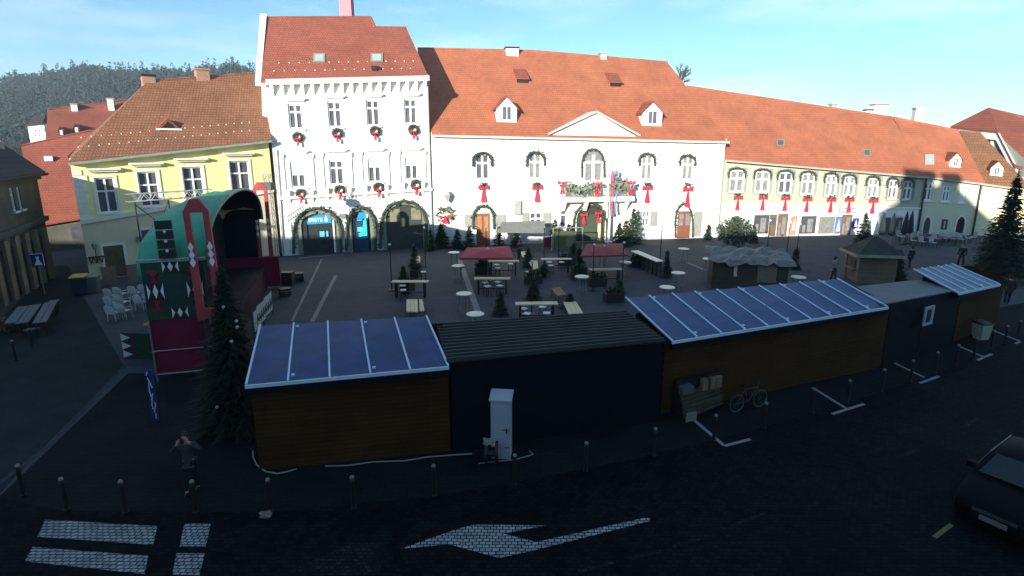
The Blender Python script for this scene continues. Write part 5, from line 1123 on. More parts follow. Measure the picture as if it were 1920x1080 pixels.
YLID = mat('yellow_lid',(.48,.42,.05),.5,.1)
bin_('dark wheelie bin with a yellow lid at the corner of the yellow house',G(153,553),R(20),mat('dark_bin',(.02,.025,.04),.5,.1),YLID,.75,1.15); bin_('grey wheelie bin right of the yellow-lidded one',G(176,549),R(20),mat('grey_bin',(.10,.11,.10),.6,.1),mat('grey_bin_lid',(.22,.22,.19),.6,.1),.75,1.05)
bin_('pale green litter bin by the farthest hut',G(1837,637),R(10),mat('pale_bin',(.34,.40,.33),.6,.1),BLACK,.55,.8,'litter_bin')
t = thing('pedestrian_sign','small blue sign with a white walking figure on a post in the lane','sign',G(84,552),R(25)); MB().tube((0,0,0),(0,0,2.6),.03).build('post',STEEL,t); MB().box(-.34,.34,-.05,-.03,1.75,2.6).build('panel',mat('sign_blue',(.01,.03,.16),.5,.1),t)
q = MB(); q.box(-.3,.3,-.056,-.051,2.52,2.56); q.box(.26,.3,-.056,-.051,1.8,2.52); q.prism([(-.2,-.051,1.85),(.2,-.051,1.85),(.05,-.051,2.2),(.09,-.051,2.38),(-.09,-.051,2.38),(-.05,-.051,2.2)],(0,-.006,0)); q.build('figure',SGW,t)
# blue roadside banner leaning between two stakes
a, b = G(297,790), G(275,735); o = G(292,792); t = thing('blue_sign_board','tall narrow blue traffic board with white arrow curves, seen almost edge-on','sign',o,0)
SB = mat('traffic_blue',(.012,.02,.15),.5,.1); tp = CAM+ray(278,694)*((o.y+.25)/ray(278,694).y)-o; bt = Vector((0,0,.05)); nrm = Vector((.35,.0,0))
q = MB(); q.hexa([bt+Vector((-.1,-.02,0)),bt+Vector((.1,-.02,0)),bt+Vector((.1,.05,0)),bt+Vector((-.1,.05,0)),tp+Vector((-.1,-.02,0)),tp+Vector((.1,-.02,0)),tp+Vector((.1,.05,0)),tp+Vector((-.1,.05,0))]); q.build('board',SB,t)
q = MB(); L_ = lambda u,x: bt.lerp(tp,u)+Vector((x,-.03,0))
for pts in ([(.98,-.02),(.90,-.08)],[(.86,-.05),(.76,.02),(.66,.07)],[(.76,-.02),(.60,-.04),(.48,-.0)],[(.56,.06),(.48,.02),(.42,-.02)],[(.46,.03),(.34,-.02),(.24,0)],[(.38,.08),(.32,.1),(.24,.05),(.18,.03)],[(.16,.07),(.06,.06)]): q.path([L_(u,x) for u,x in pts],.014,5)
q.build('marking',SGW,t)
# ================================================================== PARASOLS, KIOSKS, POLES
def parasol(label, quadpx, z, m, finial=True):
    P_ = [G(x,y,z) for x,y in quadpx]; o = sum(P_,Vector())/4; c = [p-o for p in P_]; o.z = 0
    t = thing('parasol',label,'parasol',o); q = MB(); top = Vector((0,0,z+.16)); c = [Vector((v.x,v.y,z)) for v in c]
    for i in range(4):
        a,b = c[i],c[(i+1)%4]; q.add([a,b,top],[(0,1,2)]); q.add([a,b,b-Vector((0,0,.10)),a-Vector((0,0,.10))],[(0,1,2,3)])
    q.build('canopy',m,t); MB().tube((0,0,0),(0,0,z+.2),.035,.03,8).build('pole',WOOD2,t)
    for v in c: q = MB(); q.tube((0,0,z+.10),v*.98+Vector((0,0,-.02)) if False else Vector((v.x*.96,v.y*.96,z-.01)),.015,.012,5); q.build('rib',WOOD2,t)
    MB().ball((0,0,z+.24),.06,n=8).build('finial',TRIM,t); MB().lathe([(.3,0),(.3,.08),(.06,.12)],n=14).build('base',BLACK,t)
parasol('wide dark red parasol in front of the left brown town hall door',[(862,484),(962,484),(956,462),(876,464)],2.0,mat('red_canvas',(.33,.018,.055),.8,.2,2))
parasol('brownish red parasol in front of the main green door',[(1088,480),(1178,478),(1166,456),(1100,458)],1.9,mat('brown_red_canvas',(.20,.03,.035),.8,.2,2))
parasol('pale grey parasol between the two red ones, tilted towards the hall',[(915,443),(1020,450),(1024,432),(930,434)],2.3,mat('grey_canvas',(.33,.32,.28),.8,.1,2)) if False else None
f = Fac(G(1333,541),G(1474,549)); t = thing('tarpaulin_hut','brown wooden hut with a crumpled grey tarpaulin roof among the high tables','market hut',f.A,f.ang); zt = f.sz(1400,492)[1]; L = f.L
q = MB(); q.box(0,L,0,2.4,0,zt); q.build('wall',brickmat('olive_hut_boards',(.075,.062,.036),(.06,.05,.03),(.03,.025,.015),5,.16,'xz',.8,.3,.01,.6,.3),t)
q = MB(); zr = zt+.05; nx,ny = 16,6; rn = random.Random(9); A0,A1,A2,A3 = f.flat(1315,456,zr+.55),f.flat(1388,461,zr+.6),f.flat(1470,484,zr+.1),f.flat(1330,470,zr+.12)
vs = []
A0,A1,A2,A3 = Vector((-.3,-.35,zr)),Vector((L+.3,-.35,zr)),Vector((L+.3,2.75,zr+.45)),Vector((-.3,2.75,zr+.45))
for j in range(ny+1):
    for i in range(nx+1):
        p_ = A0.lerp(A1,i/nx).lerp(A3.lerp(A2,i/nx),j/ny); vs.append(p_+Vector((rn.gauss(0,.03),rn.gauss(0,.03),rn.gauss(0,.07) - (.22*rn.random() if j == 0 else 0))))
q.add(vs,[(j*(nx+1)+i,j*(nx+1)+i+1,(j+1)*(nx+1)+i+1,(j+1)*(nx+1)+i) for j in range(ny) for i in range(nx)]); o = q.build('tarpaulin',mat('grey_tarpaulin',(.22,.23,.20),.6,.4,1.5,col2=(.09,.10,.09)),t); md = o.modifiers.new('Solid','SOLIDIFY'); md.thickness = .03
g = f.rect(1420,496,1456,530,-.01); MB().box(g[0],g[1],-.05,-.005,g[2],g[3]).build('serving_hatch',WOOD2,t); g = f.rect(1376,496,1382,518); MB().box(g[0],g[1],-.06,-.004,g[2],g[3]).build('post',WOOD,t)
# wooden kiosk
f = Fac(G(1584,519),G(1606,531)); t = thing('wooden_kiosk','small wooden kiosk with a pale eaves board and a hatch, behind the long blue roof','kiosk',f.A,f.ang); L = f.L; zt = f.sz(1596,470)[1]; KW = brickmat('kiosk_boards',(.17,.13,.075),(.14,.105,.06),(.06,.045,.03),4,.15,'xz',.8,.3,.012,.6,.3)
q = MB(); q.box(0,L,0,2.3,0,zt); q.build('wall',KW,t); q = MB(); q.hexa([(-.35,-.35,zt),(L+.35,-.35,zt),(L+.35,2.65,zt),(-.35,2.65,zt),(L/2-.1,1.0,zt+1.1),(L/2+.1,1.0,zt+1.1),(L/2+.1,1.3,zt+1.1),(L/2-.1,1.3,zt+1.1)]); q.build('roof',mat('shingle_roof',(.05,.05,.045),.9,.3,2),t)
q = MB(); q.box(-.4,L+.4,-.42,-.36,zt-.12,zt+.06); q.box(L+.36,L+.42,-.36,2.6,zt-.12,zt+.06); q.build('eaves_board',mat('kiosk_eaves',(.30,.27,.18),.7,.2,3),t); q = MB(); q.box(L*.3,L*.75,-.05,-.004,.95,zt-.45); q.build('hatch',BLACK,t); q = MB(); q.box(L*.2,L*.85,-.3,-.004,.85,.92); q.build('counter',WOOD2,t)
q = MB()
for x in (0,L): q.box(x-.08,x+.08,-.08,.0 if False else -.003,0,zt-.13)
q.build('corner_posts',WOOD2,t)['kind']='stuff'
# thin black poles that carry the strings of bulbs
pb = thing('lamp_string_pole','p','pole',(0,0,0),0,'thin poles carrying bulbs'); q = MB(); q.tube((0,0,0),(0,0,3.0),.04,.03,8); q.lathe([(.22,0),(.22,.06),(.05,.1)],n=12); q.build('pole',BLACK,pb); q = MB(); q.ball((0,-.06,2.95),.09,n=8); q.build('bulb',mat('frosted_bulb',(.7,.7,.66),.3,.05),pb,smooth=True)
pl = [((1111,545),'thin pole just right of the middle high table'),((1166,540),'thin pole below the high table at the bar end'),((1237,495),'thin pole at the right end of the slanting bar'),((1020,500),'thin pole at the left end of the back long table'),((1047,497),'thin pole at the middle of the back long table'),((912,500),'thin pole at the left end of the table by the parasol'),((735,545),'thin pole at the left end of the leftmost long table'),((798,500),'thin pole behind the leftmost long table, near the gate'),((997,590),'thin pole behind the nearest long table'),((1437,480),'thin pole behind the tarpaulin hut, left of the shop door'),((1474,485),'thin pole behind the tarpaulin hut, below the orange poster'),((1492,490),'thin pole at the right end of the tarpaulin hut')]
for i,((x,y),l) in enumerate(pl):
    if i == 0: pb.location = G(x,y); pb['label'] = l
    else: dup(pb,G(x,y),0,l)
# crib stable in front of the hall: olive box with round lanterns, and a grey awning
f = Fac(G(1040,470),G(1080,469)); t = thing('crib_stable','olive wooden crib box under a metal frame in front of the town hall','stall',f.A,f.ang); L = f.L; q = MB(); q.box(0,L,0,1.2,0,1.5); q.build('box',mat('olive_boards',(.12,.125,.06),.8,.2,3),t); q = MB(); q.path([(-.2,-.2,0),(-.2,-.2,2.0),(L+.5,-.2,2.0),(L+.5,-.2,0)],.05); q.build('frame',DKFR,t); q = MB(); q.box(L*.5,L*.9,-.05,-.004,.3,1.2); q.build('panel',mat('olive_panel',(.18,.19,.09),.8,.1),t)
f = Fac(G(930,468),G(1022,468)); t = thing('grey_awning','low grey fabric awning on posts in front of the shuttered town hall window','awning',f.A,f.ang); L = f.L; q = MB(); q.prism([(0,-.4,1.55),(L,-.4,1.5),(L,1.3,2.3),(.5,1.3,2.2)],(0,0,.05)); q.build('canopy',mat('awning_cloth',(.17,.18,.165),.8,.15,2),t)
for x in (.1,L-.1): 
    for y,z in ((-.35,1.5),(1.2,2.2)): q = MB(); q.tube((x,y,0),(x,y,z),.04); q.build('post',DKFR,t)
t = thing('red_banner_cloth','small dark red cloth hung on a stand beside the crib box','banner',G(1027,470),Tn.f.ang); MB().box(-.3,.3,-.05,-.03,.3,1.2).build('cloth',DARKRED,t); q = MB(); q.tube((-.33,0,0),(-.33,0,1.4),.03); q.tube((.33,0,0),(.33,0,1.4),.03); q.tube((-.33,0,1.25),(.33,0,1.25),.02); q.build('stand',TRIM,t)
# closed cafe parasols and cafe chairs in front of the shaded houses
CU = mat('navy_canvas',(.02,.028,.035),.85,.2,3)
cu = thing('closed_parasol','c','parasol',(0,0,0),0,'closed parasols of the cafe'); MB().tube((0,0,0),(0,0,3.1),.035).build('pole',STEEL,cu); q = MB(); q.lathe([(.10,.9),(.30,1.1),(.24,1.8),(.13,2.6),(.04,3.0)],n=9); q.build('canopy',CU,cu); MB().lathe([(.35,0),(.35,.08),(.08,.12)],n=12).build('base',BLACK,cu)
for i,((x,y),l) in enumerate([((1650,459),'leftmost closed dark parasol before the shaded end of the sage house'),((1668,461),'closed dark parasol under the small square sign'),((1692,458),'closed dark parasol under the wide white sign'),((1702,456),'closed dark parasol beside the black downpipe')]):
    if i == 0: cu.location = G(x,y); cu['label'] = l
    else: dup(cu,G(x,y),.4*i,l)
CC = mat('pale_cafe_seat',(.40,.43,.44),.6,.1); cc = thing('cafe_chair','c','chair',(0,0,0),0,'pale cafe chairs in front of the shaded houses'); q = MB(); q.box(-.22,.22,-.22,.22,.42,.46); q.build('seat',CC,cc); q = MB(); q.box(-.22,.22,.2,.24,.5,.95); q.build('backrest',CC,cc)
for x in (-.2,.2):
    for y in (-.2,.22): q = MB(); q.box(x-.02,x+.02,y-.02,y+.02,0,.418); q.build('leg',BLACK,cc)
rn = random.Random(3); k = 0
spots = [(1686,451),(1693,453),(1702,450),(1710,452),(1724,453),(1731,451),(1739,454),(1746,452),(1754,456),(1760,453),(1769,455),(1777,453),(1786,456),(1794,454),(1800,457),(1814,455),(1822,453),(1712,460),(1728,462),(1748,464)]
for x,y in spots:
    p = G(x,y); lab = 'pale cafe chair outside the '+('shaded end of the sage house, ' if x < 1716 else 'cream shaded house, ')
    under = 'below the wide white sign' if x < 1700 else 'by the black downpipe' if x < 1718 else 'before the arched opening' if x < 1750 else 'before the tall window' if x < 1781 else 'before the dark doorway' if x < 1812 else 'beside the tall fir'
    lab = 'pale cafe chair in the row '+under
    if k == 0: cc.location = p; cc['label'] = lab
    else: dup(cc,p,rn.uniform(-2.5,2.5),lab)
    k += 1
ct = thing('cafe_table','c','table',(0,0,0),0,'dark cafe tables'); MB().lathe([(.36,.72),(.36,.75)],n=14).build('table_top',CHAR,ct); q = MB(); q.tube((0,0,0),(0,0,.719),.035); q.lathe([(.22,0),(.22,.03),(.05,.05)],n=10); q.build('pedestal',BLACK,ct)
for i,((x,y),l) in enumerate([((1697,455),'dark cafe table below the wide white sign'),((1735,457),'dark cafe table before the arched opening'),((1765,459),'dark cafe table before the tall window'),((1790,460),'dark cafe table before the dark doorway')]):
    if i == 0: ct.location = G(x,y); ct['label'] = l
    else: dup(ct,G(x,y),0,l)
# ================================================================== STAGE
N1 = G(409,703); e_ = Vector((-.276,.961,0)); f = Fac(N1,N1+Vector((-.961,-.276,0)))   # near side wall runs leftwards; y runs into the depth
LN = 2.1; DP = 14.0
t = thing('stage','covered concert stage with a green arched tarpaulin, red skirts and folk-pattern panels','stage',N1,math.atan2(e_.y,e_.x))
# stage frame: x along the open front (into the picture), y to the left (its back)
z1, z2, zt = 2.45, 4.75, 6.75
q = MB(); q.box(0,DP,0,LN,1.35,1.5); q.build('deck',BLACK,t)
MB().box(-.05,-.005,.0,LN,.35,z1).build('red_side_skirt',DARKRED,t)
q = MB(); q.box(0,DP,-.05,-.005,.05,1.5); q.build('front_skirt',mat('dark_skirt',(.03,.006,.012),.9,.2,2),t)
q = MB()
for z in (.30,1.25): q.tube((-.1,-.05,z),(-.1,LN+.05,z),.025,.025,6)
for y in (0,LN): q.tube((-.1,y,0),(-.1,y,z1),.03,.03,6)
q.build('rails',STEEL,t)['kind'] = 'stuff'
TARP = mat('green_tarpaulin',(.03,.27,.15),.5,.3,.6,col2=(.06,.38,.22),bump=.6,bscale=2.5); TARPD = mat('dark_green_side',(.018,.05,.042),.7,.3,1.2)
# arched roof: an arc across the depth
q = MB(); n = 20; arc = []
for i in range(n+1):
    a = math.pi*i/n; arc.append((DP/2-DP/2*math.cos(a)*1.0, z2-.3+(zt-z2+.3)*math.sin(a)**.75))
rn = random.Random(2); m_ = 6; vs = []
for i,(x,z) in enumerate(arc):
    for j in range(m_+1):
        y = -.15+(LN+.3)*j/m_; vs.append((x+rn.gauss(0,.03),y,z-.5*(j/m_)**2+rn.gauss(0,.045)))
q.add(vs,[(i*(m_+1)+j,i*(m_+1)+j+1,(i+1)*(m_+1)+j+1,(i+1)*(m_+1)+j) for i in range(n) for j in range(m_)]); UNDERSIDE = mat('black_underside',(.008,.009,.010),.95,.2); o = q.build('roof_tarpaulin',[TARP,UNDERSIDE],t,smooth=True); md = o.modifiers.new('Solid','SOLIDIFY'); md.thickness = .03; md.offset = 1; md.material_offset = 1; md.material_offset_rim = 0  # tarpaulin underside coloured black so the stage inside looks dark
q = MB()
for i in range(n): q.tube((arc[i][0],-.18,arc[i][1]),(arc[i+1][0],-.18,arc[i+1][1]),.06,.06,6)
q.build('front_arch',mat('pale_tube',(.14,.22,.18),.5,.1),t)
# back wall of dark cloth with rib lights, near side panel
q = MB(); pts = [(x,LN-.02,z-.55) for x,z in arc]; q.add([(0,LN-.02,1.5)]+pts+[(DP,LN-.02,1.5)],[tuple(range(len(pts)+2))]); q.build('back_cloth',mat('black_cloth',(.008,.009,.010),.95,.2),t)
q = MB(); q.add([(DP-.05,y,z) for y,z in ((.25,1.5),(LN,1.5),(LN,z2+1.2),(.25,z2+1.2))],[(0,1,2,3)]); q.build('added_end_drape',MATS['black_cloth'],t)  # black sheet added across the far end to keep the stage mouth dark
MB().box(-.06,-.02,0,LN,z1+.02,z2).build('side_panel',TARPD,t)
BG_ = mat('band_green',(.02,.06,.03),.8,.3,5); MB().box(-.09,-.062,0,LN,z1+.05,z1+.5).build('pattern_band',BG_,t); MB().box(-.09,-.062,0,LN,z2-.45,z2).build('pattern_band',BG_,t)
q = MB(); q.tube((-.1,-.1,z2+.05),(-.1,LN+.1,z2+.05),.05,.05,6); q.tube((-.1,-.1,z2-.02),(-.1,LN+.1,z2-.02),.03,.03,6); q.build('side_beam',mat('pale_beam',(.30,.40,.38),.5,.1),t)
def motif(y,z,w,h,x=-.1,red=True):
    q = MB()
    for k in (-1,0,1):
        cy = y+k*w*.62; ww = w*.30
        if k == 0: q.prism([(x,cy-ww,z),(x,cy,z-h*.45),(x,cy+ww,z),(x,cy,z+h*.45)],(-.012,0,0))
        else: s_ = -k; q.prism([(x,cy-ww*s_*1.0,z-h*.5),(x,cy+ww*.2*s_,z),(x,cy-ww*s_*1.0,z+h*.5),(x,cy-ww*.9*s_,z)],(-.012,0,0))
    q.build('white_motif',SGW,t)
    q = MB(); q.box(x+.004,x+.009,y-w*.85,y+w*.85,z-h*.5,z+h*.5); q.build('black_ground',BLACK,t)
    if red:
        for s_ in (-1,1):
            q = MB(); z0 = z+s_*h*.55; q.prism([(x,y-w*.6,z0+s_*h*.7),(x,y+w*.6,z0+s_*h*.7),(x,y+w*.12,z0+s_*h*.35),(x,y+w*.45,z0),(x,y-w*.45,z0),(x,y-w*.12,z0+s_*h*.35)],(-.012,0,0))
            q.build('red_motif',mat('folk_red',(.30,.012,.035),.8,.15),t)
motif(1.12,z2-.22,.30,.42,red=False); motif(1.0,z1+.28,.30,.42,red=False); motif(.38,3.6,.30,.62); motif(1.72,3.6,.30,.62)
# the tall red-painted truss towers
PK = mat('folk_pink',(.36,.06,.065),.7,.2,3); 
def tower(x,y0,y1,zb,zt_,lean):
    q = MB()
    for yy in (y0,y1): q.hexa([(x-.1,yy-.13,zb),(x+.1,yy-.13,zb),(x+.1,yy+.13,zb),(x-.1,yy+.13,zb),(x-.1,yy-.1+lean,zt_),(x+.1,yy-.1+lean,zt_),(x+.1,yy+.1+lean,zt_),(x-.1,yy+.1+lean,zt_)])
    ym = (y0+y1)/2+lean; q.hexa([(x-.12,y0-.13+lean,zt_+.003),(x+.12,y0-.13+lean,zt_+.003),(x+.12,y1+.13+lean,zt_+.003),(x-.12,y1+.13+lean,zt_+.003),(x-.12,ym-.15,zt_+.5),(x+.12,ym-.15,zt_+.5),(x+.12,ym+.15,zt_+.5),(x-.12,ym+.15,zt_+.5)])
    o = q.build('truss_tower',PK,t); q = MB()
    for yy in (y0,y1):
        for z in (zb+(zt_-zb)*.55,zb+(zt_-zb)*.62,zb+(zt_-zb)*.69):
            c = yy+lean*(z-zb)/(zt_-zb); q = MB(); q.prism([(x-.115,c-.1,z),(x-.115,c,z-.2),(x-.115,c+.1,z),(x-.115,c,z+.2)],(-.01,0,0)); q.build('white_diamond',SGW,o)
tower(-.35,-.42,.22,z1+.0,6.55,.05); 
q = MB()
for yy in (-.42,.22): q.box(-.42,-.28,yy-.06,yy+.06,0,z1-.003)
q.build('tower_base',BLACK,t); q = MB(); q.box(-.42,-.3,-.5,.35,z1+.02,z1+.45); q.build('tower_foot',PK,t)
tower(DP+.3,-.42,.22,.2,6.2,-.05)
MB().box(DP-.2,DP+.2,-.9,2.2,.2,2.1).build('red_end_skirt',DARKRED,t)
# loudspeaker column seen through the side, rear drape bulbs
q = MB()
for k in range(4): q.box(-.24,-.11,.85,1.4,z2+.12+.36*k,z2+.44+.36*k)
o = q.build('speaker_column',BLACK,t); q = MB()
for k in range(3): q.ball((-.26,1.1,z2+.4+.36*k),.06,n=6)
q.build('speaker_badges',SGW,o)['kind'] = 'stuff'
q = MB()
for k in range(14): q.ball((1+k*.9,LN-.1,z2-.1+ (zt-z2)*math.sin(math.pi*(1+k*.9)/DP)*.7),.07,n=6)
q.build('rib_lamps',mat('dim_lamp',(.3,.35,.36),.4,.1),t)['kind'] = 'stuff'
# folk-pattern barrier at the left of the stage
p0,p1 = G(234,672),G(312,676); fb = Fac(p0,p1); t2 = thing('pattern_barrier','low dark green barrier panel with black and white triangles, left of the stage','barrier',p0,fb.ang); L = fb.L; zb = fb.sz(245,624)[1]
q = MB(); q.box(.55,L,-.04,0,.02,zb); q.build('green_panel',mat('barrier_green',(.012,.04,.018),.8,.2,3),t2); q = MB(); q.box(0,.545,-.04,0,.02,zb); q.build('black_panel',BLACK,t2); q = MB()
for k in range(3): z = .04+k*(zb-.06)/3; hh = (zb-.06)/3; q.prism([(.02,-.042,z+.02),(.02,-.042,z+hh-.02),(.46,-.042,z+hh*.5)],(0,-.01,0))
q.build('white_triangles',mat('mint_white',(.45,.55,.48),.7,.1),t2); q = MB(); q.box(.50,.56,-.055,-.045,.02,zb); q.build('red_strip',DARKRED,t2)
t3 = thing('yellow_stake','yellow foot of a stand beside the stage corner','stand foot',G(282,610)); q = MB(); q.tube((0,0,.0),(0,0,.9),.05); q.box(-.3,.3,-.08,.08,0,.1); q.build('stand',YLID,t3)
# banner on the stage front, and a folding board
fr = Fac(N1,N1+e_*DP); s0,s1,z0,z1_ = fr.rect(474,548,511,590,0) if False else (0,0,0,0)
bnp = [G(474,588,1.35),G(510,545,1.35),G(511,566,.45),G(480,607,.45)]
o = bnp[0].copy(); t4 = thing('white_banner','creased white banner with dark handwriting, standing before the stage front','banner',(o.x,o.y,0)); a,b = Vector((0,0,0)),bnp[1]-o; a.z=b.z=0; q = MB(); nn = 8
nrm = Vector((b.y,-b.x,0)).normalized()
for k in range(nn):
    u,v = k/nn,(k+1)/nn; w0,w1 = nrm*.05*math.sin(k*2.1),nrm*.05*math.sin((k+1)*2.1)
    q.add([a.lerp(b,u)+w0+Vector((0,0,.45)),a.lerp(b,v)+w1+Vector((0,0,.45)),a.lerp(b,v)+w1+Vector((0,0,1.4)),a.lerp(b,u)+w0+Vector((0,0,1.4))],[(0,1,2,3)])
c_ = q.build('cloth',mat('banner_cloth',(.36,.40,.36),.8,.15,3),t4); md = c_.modifiers.new('Solid','SOLIDIFY'); md.thickness = .02
q = MB(); rn = random.Random(12)
for k in range(9):
    u = .08+.092*k; q.path([a.lerp(b,u+.0)+nrm*.09+Vector((0,0,.65+.1*rn.random())),a.lerp(b,u+.03)+nrm*.09+Vector((0,0,1.1+.1*rn.random())),a.lerp(b,u+.055)+nrm*.09+Vector((0,0,.8)),a.lerp(b,u+.08)+nrm*.09+Vector((0,0,.95))],.018,5)
q.build('handwriting',CHAR,t4)
for u in (0,.5,1): MB().tube(a.lerp(b,u)-nrm*.06,a.lerp(b,u)-nrm*.06+Vector((0,0,1.45)),.025).build('stand_post',BLACK,t4)
# scaffold truss behind the stage
A_, B_ = G(277,545), G(410,520); fs = Fac(A_,B_); ts = thing('lighting_truss','white aluminium lighting truss on thin legs behind the stage','truss',A_,fs.ang); zt_ = fs.sz(340,372)[1]; L = fs.L
q = MB()
for dz in (0,.45):
    for dy in (0,.4): q.tube((-.3,dy,zt_+dz),(L+.3,dy,zt_+dz),.03,.03,6)
k = 0
for i in range(14):
    x0,x1 = L*i/14,L*(i+1)/14; za,zb_ = (zt_,zt_+.45) if i%2 else (zt_+.45,zt_)
    for dy in (0,.4): q.tube((x0,dy,za),(x1,dy,zb_),.018,.018,5)
q.build('beam',mat('bright_aluminium',(.6,.6,.58),.4,.1,metal=.3),ts)
for x in (.1,L*.45,L-.1): q = MB(); q.tube((x,.2,0),(x,.2,zt_),.045,.045,8); q.build('leg',BLACK,ts)
q = MB(); q.tube((.1,.2,zt_-.2),(L*.45,.2,zt_-2.2),.03); q.tube((L*.45,.2,zt_-.1),(L*.25,.2,zt_-2.0),.02); q.build('brace',BLACK,ts)
C2,D2 = G(512,512),G(524,509); t5 = thing('stage_mast','tall grey lattice mast at the far end of the stage','mast',C2); zt5 = 7.0; q = MB()
for dx in (0,.35):
    for dy in (0,.35): q.tube((dx,dy,0),(dx,dy,zt5),.03,.03,6)
for i in range(16): z = zt5*i/16; q.tube((0 if i%2 else .35,0,z),(.35 if i%2 else 0,0,z+zt5/16),.018); q.tube((.35,0 if i%2 else .35,z),(.35,.35 if i%2 else 0,z+zt5/16),.018)
q.build('lattice',STEEL,t5); MB().box(-.15,.5,-.15,.5,5.9,6.4).build('lamp_box',CHAR,t5)
# dark heap of equipment at the far foot of the stage
for i,((x,y),w,h,l) in enumerate([((540,535),.8,.9,'black equipment case at the far foot of the stage'),((560,528),.7,.6,'lower black equipment case beside the drain line'),((535,555),.6,.5,'smallest black equipment case before the stage end')]):
    t = thing('equipment_case',l,'equipment case',G(x,y),.3*i); q = MB(); q.box(-w/2,w/2,-.3,.3,.08,h); q.build('body',BLACK,t); q = MB(); q.box(-w/2-.01,w/2+.01,-.31,.31,h*.7,h*.7+.03); q.box(-.08,.08,-.33,-.311,h*.5,h*.56); q.build('edging',STEEL,t)
# ================================================================== STACK OF BOARDS, BICYCLE, CAR
f = h3[0]; g = f.rect(1264,726,1348,780,-.15); t = thing('board_stack','heap of dark boxes and weathered boards leaning at the long brown hut','lumber stack',f.A,f.ang); q = MB(); x0,x1 = g[0],g[1]
q.box(x0,x1,-.25,-.05,.02,1.25); q.build('dark_backing',BLACK,t)
rn = random.Random(6)
for k in range(6):
    q = MB(); z = .1+.13*k; q.hexa([(x0+.02,-.75+.06*k,z),(x1-.1-rn.random()*.4,-.6+.05*k,z+.12),(x1-.1-rn.random()*.3,-.5+.05*k,z+.12),(x0+.02,-.62+.06*k,z),(x0+.02,-.75+.06*k,z+.1),(x1-.2,-.6+.05*k,z+.2),(x1-.2,-.5+.05*k,z+.2),(x0+.02,-.62+.06*k,z+.1)]); q.build('board',mat('grey_board',(.07,.065,.045),.8,.3,3),t)
q = MB(); q.box(x0+.05,x0+.5,-.5,-.26,.85,1.1); q.build('grey_box',mat('box_grey',(.10,.115,.12),.6,.1),t); q = MB(); q.box(x0+.01,x0+.42,-.82,-.76,.02,.32); q.build('pale_board_end',mat('pale_end',(.20,.22,.19),.7,.2),t)
q = MB()
for x in (.95,1.3,1.55): q.box(x0+x,x0+x+.22,-.4,-.26,.8,1.2)
q.build('bottle_crate',WOOD2,t)
# bicycle leaning against the hut
p = G(1402,768); t = thing('bicycle','dark bicycle with pale wheel rims parked along the long brown hut','bicycle',p,f.ang); r_ = .33
BF = mat('bicycle_frame',(.05,.06,.06),.4,.2,spec=.5); RIM = mat('pale_rim',(.11,.14,.14),.4,.1,spec=.5)
for x in (-.52,.52):
    q = MB(); q.torus((x,0,r_),r_,.022,n=24); w = q.build('wheel',BLACK,t); q = MB(); q.torus((x,0,r_),r_-.03,.014,n=24)
    for k in range(10): a = 6.283*k/10; q.tube((x,0,r_),(x+(r_-.03)*math.cos(a),0,r_+(r_-.03)*math.sin(a)),.003,.003,4)
    q.build('rim',RIM,w)
q = MB(); bb = (-.05,0,.30); st_ = (-.2,0,.78); hd = (.38,0,.80); q.tube(bb,st_,.018); q.tube(bb,hd,.02); q.tube(st_,hd,.016); q.tube(bb,(-.52,0,r_),.014); q.tube(st_,(-.52,0,r_),.012); q.tube(hd,(.52,0,r_),.016); q.tube(hd,(.36,0,.98),.016); q.tube(st_,(-.23,0,.92),.014); q.build('frame',BF,t)
q = MB(); q.box(-.36,-.10,-.07,.07,.92,.98); q.build('saddle',BLACK,t); q = MB(); q.path([(.25,-.28,.98),(.38,-.1,1.0),(.38,.1,1.0),(.25,.28,.98)],.014); q.build('handlebar',BLACK,t); q = MB(); q.tube((-.05,-.09,.30),(.08,-.09,.22),.012); q.tube((-.05,.09,.30),(-.18,.09,.38),.012); q.torus((-.05,-.05,.3),.09,.01); q.build('pedals',BLACK,t)
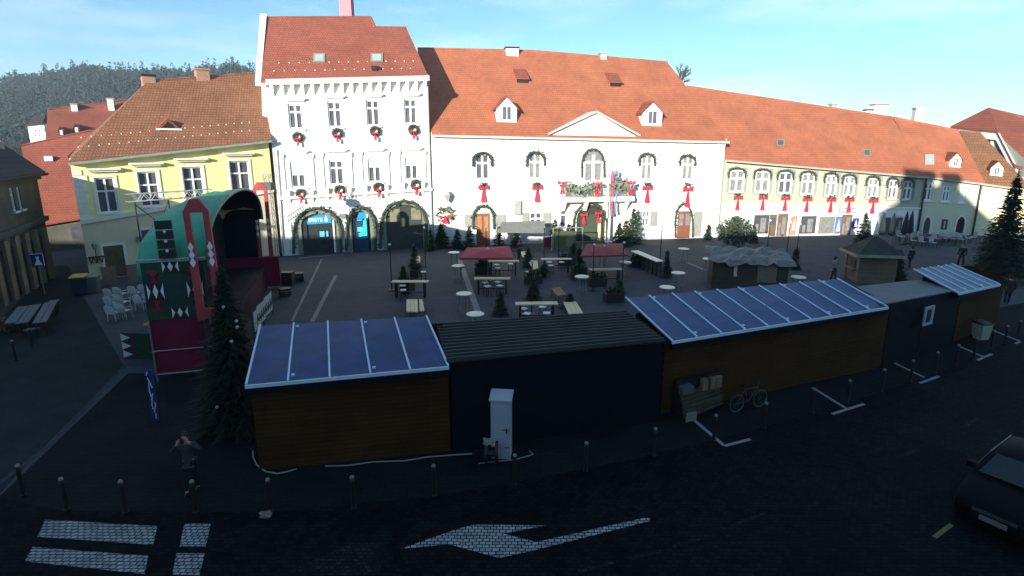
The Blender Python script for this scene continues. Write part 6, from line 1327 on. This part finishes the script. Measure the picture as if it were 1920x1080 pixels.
# car at the lower right corner
def car(label,p,rot):
    t = thing('parked_car',label,'car',p,rot); P_ = mat('black_car_paint',(.003,.0035,.005),.5,.1,1,spec=.06); q = MB()
    # side profile (x forward), widths per height -> lofted sections along x
    secs = [(2.10,.70,.28,.62,.62),(2.02,.78,.22,.74,.70),(1.75,.84,.20,.84,.80),(1.2,.87,.20,.93,.84),(.95,.87,.20,.97,.84),(.35,.86,.20,1.36,.66),(-.3,.86,.20,1.46,.64),(-1.0,.86,.20,1.44,.64),(-1.6,.85,.20,1.20,.70),(-1.95,.82,.24,.98,.74),(-2.08,.74,.34,.85,.66)]
    vs = []
    for x,w,zb_,zt_,wt in secs:
        zw = min(.92,zt_-.05) ; vs += [(x,-w*.92,zb_),(x,-w,zb_+.25),(x,-w*.98,zw),(x,-wt,zt_-.03),(x,-wt*.6,zt_),(x,wt*.6,zt_),(x,wt,zt_-.03),(x,w*.98,zw),(x,w,zb_+.25),(x,w*.92,zb_)]
    n = 10; fs = []
    for i in range(len(secs)-1):
        for j in range(n-1): fs.append((i*n+j,i*n+j+1,(i+1)*n+j+1,(i+1)*n+j))
        fs.append((i*n+n-1,i*n,(i+1)*n,(i+1)*n+n-1))
    fs += [tuple(range(n)),tuple(range((len(secs)-1)*n+n-1,(len(secs)-1)*n-1,-1))]
    q.add(vs,fs); o = q.build('body',P_,t,smooth=True); md = o.modifiers.new('b','BEVEL'); md.width = .04; md.segments = 2; md.angle_limit = R(25)
    CG = mat('car_glass',(.02,.04,.045),.2,.1,spec=.3)
    q = MB(); q.prism([(.96,-.70,1.0),(.96,.70,1.0),(.38,.56,1.365),(.38,-.56,1.365)],(.03,0,.03)); q.build('windscreen',CG,t)
    q = MB(); q.prism([(-1.62,-.55,1.215),(-1.62,.55,1.215),(-1.93,.62,1.02),(-1.93,-.62,1.02)],(-.02,0,.03)); q.build('rear_window',CG,t)
    for sy in (-1,1):
        q = MB(); q.prism([(.75,sy*.845,.98),(-1.5,sy*.845,.98),(-1.1,sy*.68,1.36),(.3,sy*.70,1.34)],(0,sy*.03,.02)); q.build('side_window',CG,t)
        q = MB(); q.box(.62,.78,sy*.93-.09,sy*.93+.09,.96,1.10); q.build('wing_mirror',P_,t)
        q = MB(); q.hexa([(2.0,sy*.45,.60),(1.86,sy*.76,.62),(1.80,sy*.74,.62),(1.9,sy*.45,.60),(1.99,sy*.47,.74),(1.80,sy*.77,.78),(1.74,sy*.75,.80),(1.88,sy*.47,.77)]); hl = q.build('headlight',mat('headlamp_glass',(.35,.45,.45),.1,.1,spec=.8),t)
        for x in (1.35,-1.3):
            q = MB(); q.tube((x,sy*.72,.32),(x,sy*.88,.32),.32,.32,20); w = q.build('wheel',BLACK,t); q = MB(); q.tube((x,sy*.881,.32),(x,sy*.895,.32),.2,.18,14); q.build('rim',STEEL,w)
    q = MB(); q.box(2.1,2.125,-.26,.26,.40,.52); q.build('number_plate',mat('plate',(.16,.17,.17),.5,.2,6),t); q = MB(); q.box(2.05,2.11,-.42,.42,.56,.64); q.build('grille',mat('chrome_dim',(.12,.14,.14),.2,.1,metal=.6),t)
    return t
pc = G(1856,1010); d = (G(1850,1010)-G(2010,850)).normalized()
car('black parked car with pale headlights, cut off by the lower right picture corner',pc-d*2.05,math.atan2(d.y,d.x))
cable('faint yellow-green strip on the street before the black car',[(1750,1008),(1776,990),(1783,984)],.04,mat('moss_yellow',(.10,.11,.03),.8,.2)) if False else strip((1752,1008),(1784,984),.10,mat('dim_yellow_paint',(.14,.15,.06),.8,.2),.010,'bay_line')
# scrap on the ground by the front row of bollards
t = thing('crumpled_bag','small crumpled pale bag on the street beside a bollard before the nearest hut','litter',G(499,969)); q = MB(); q.ball((0,0,.08),.14,(1.2,.9,.6),8,jit=.3); q.build('bag',mat('pale_bag',(.20,.20,.16),.7,.2,8),t)
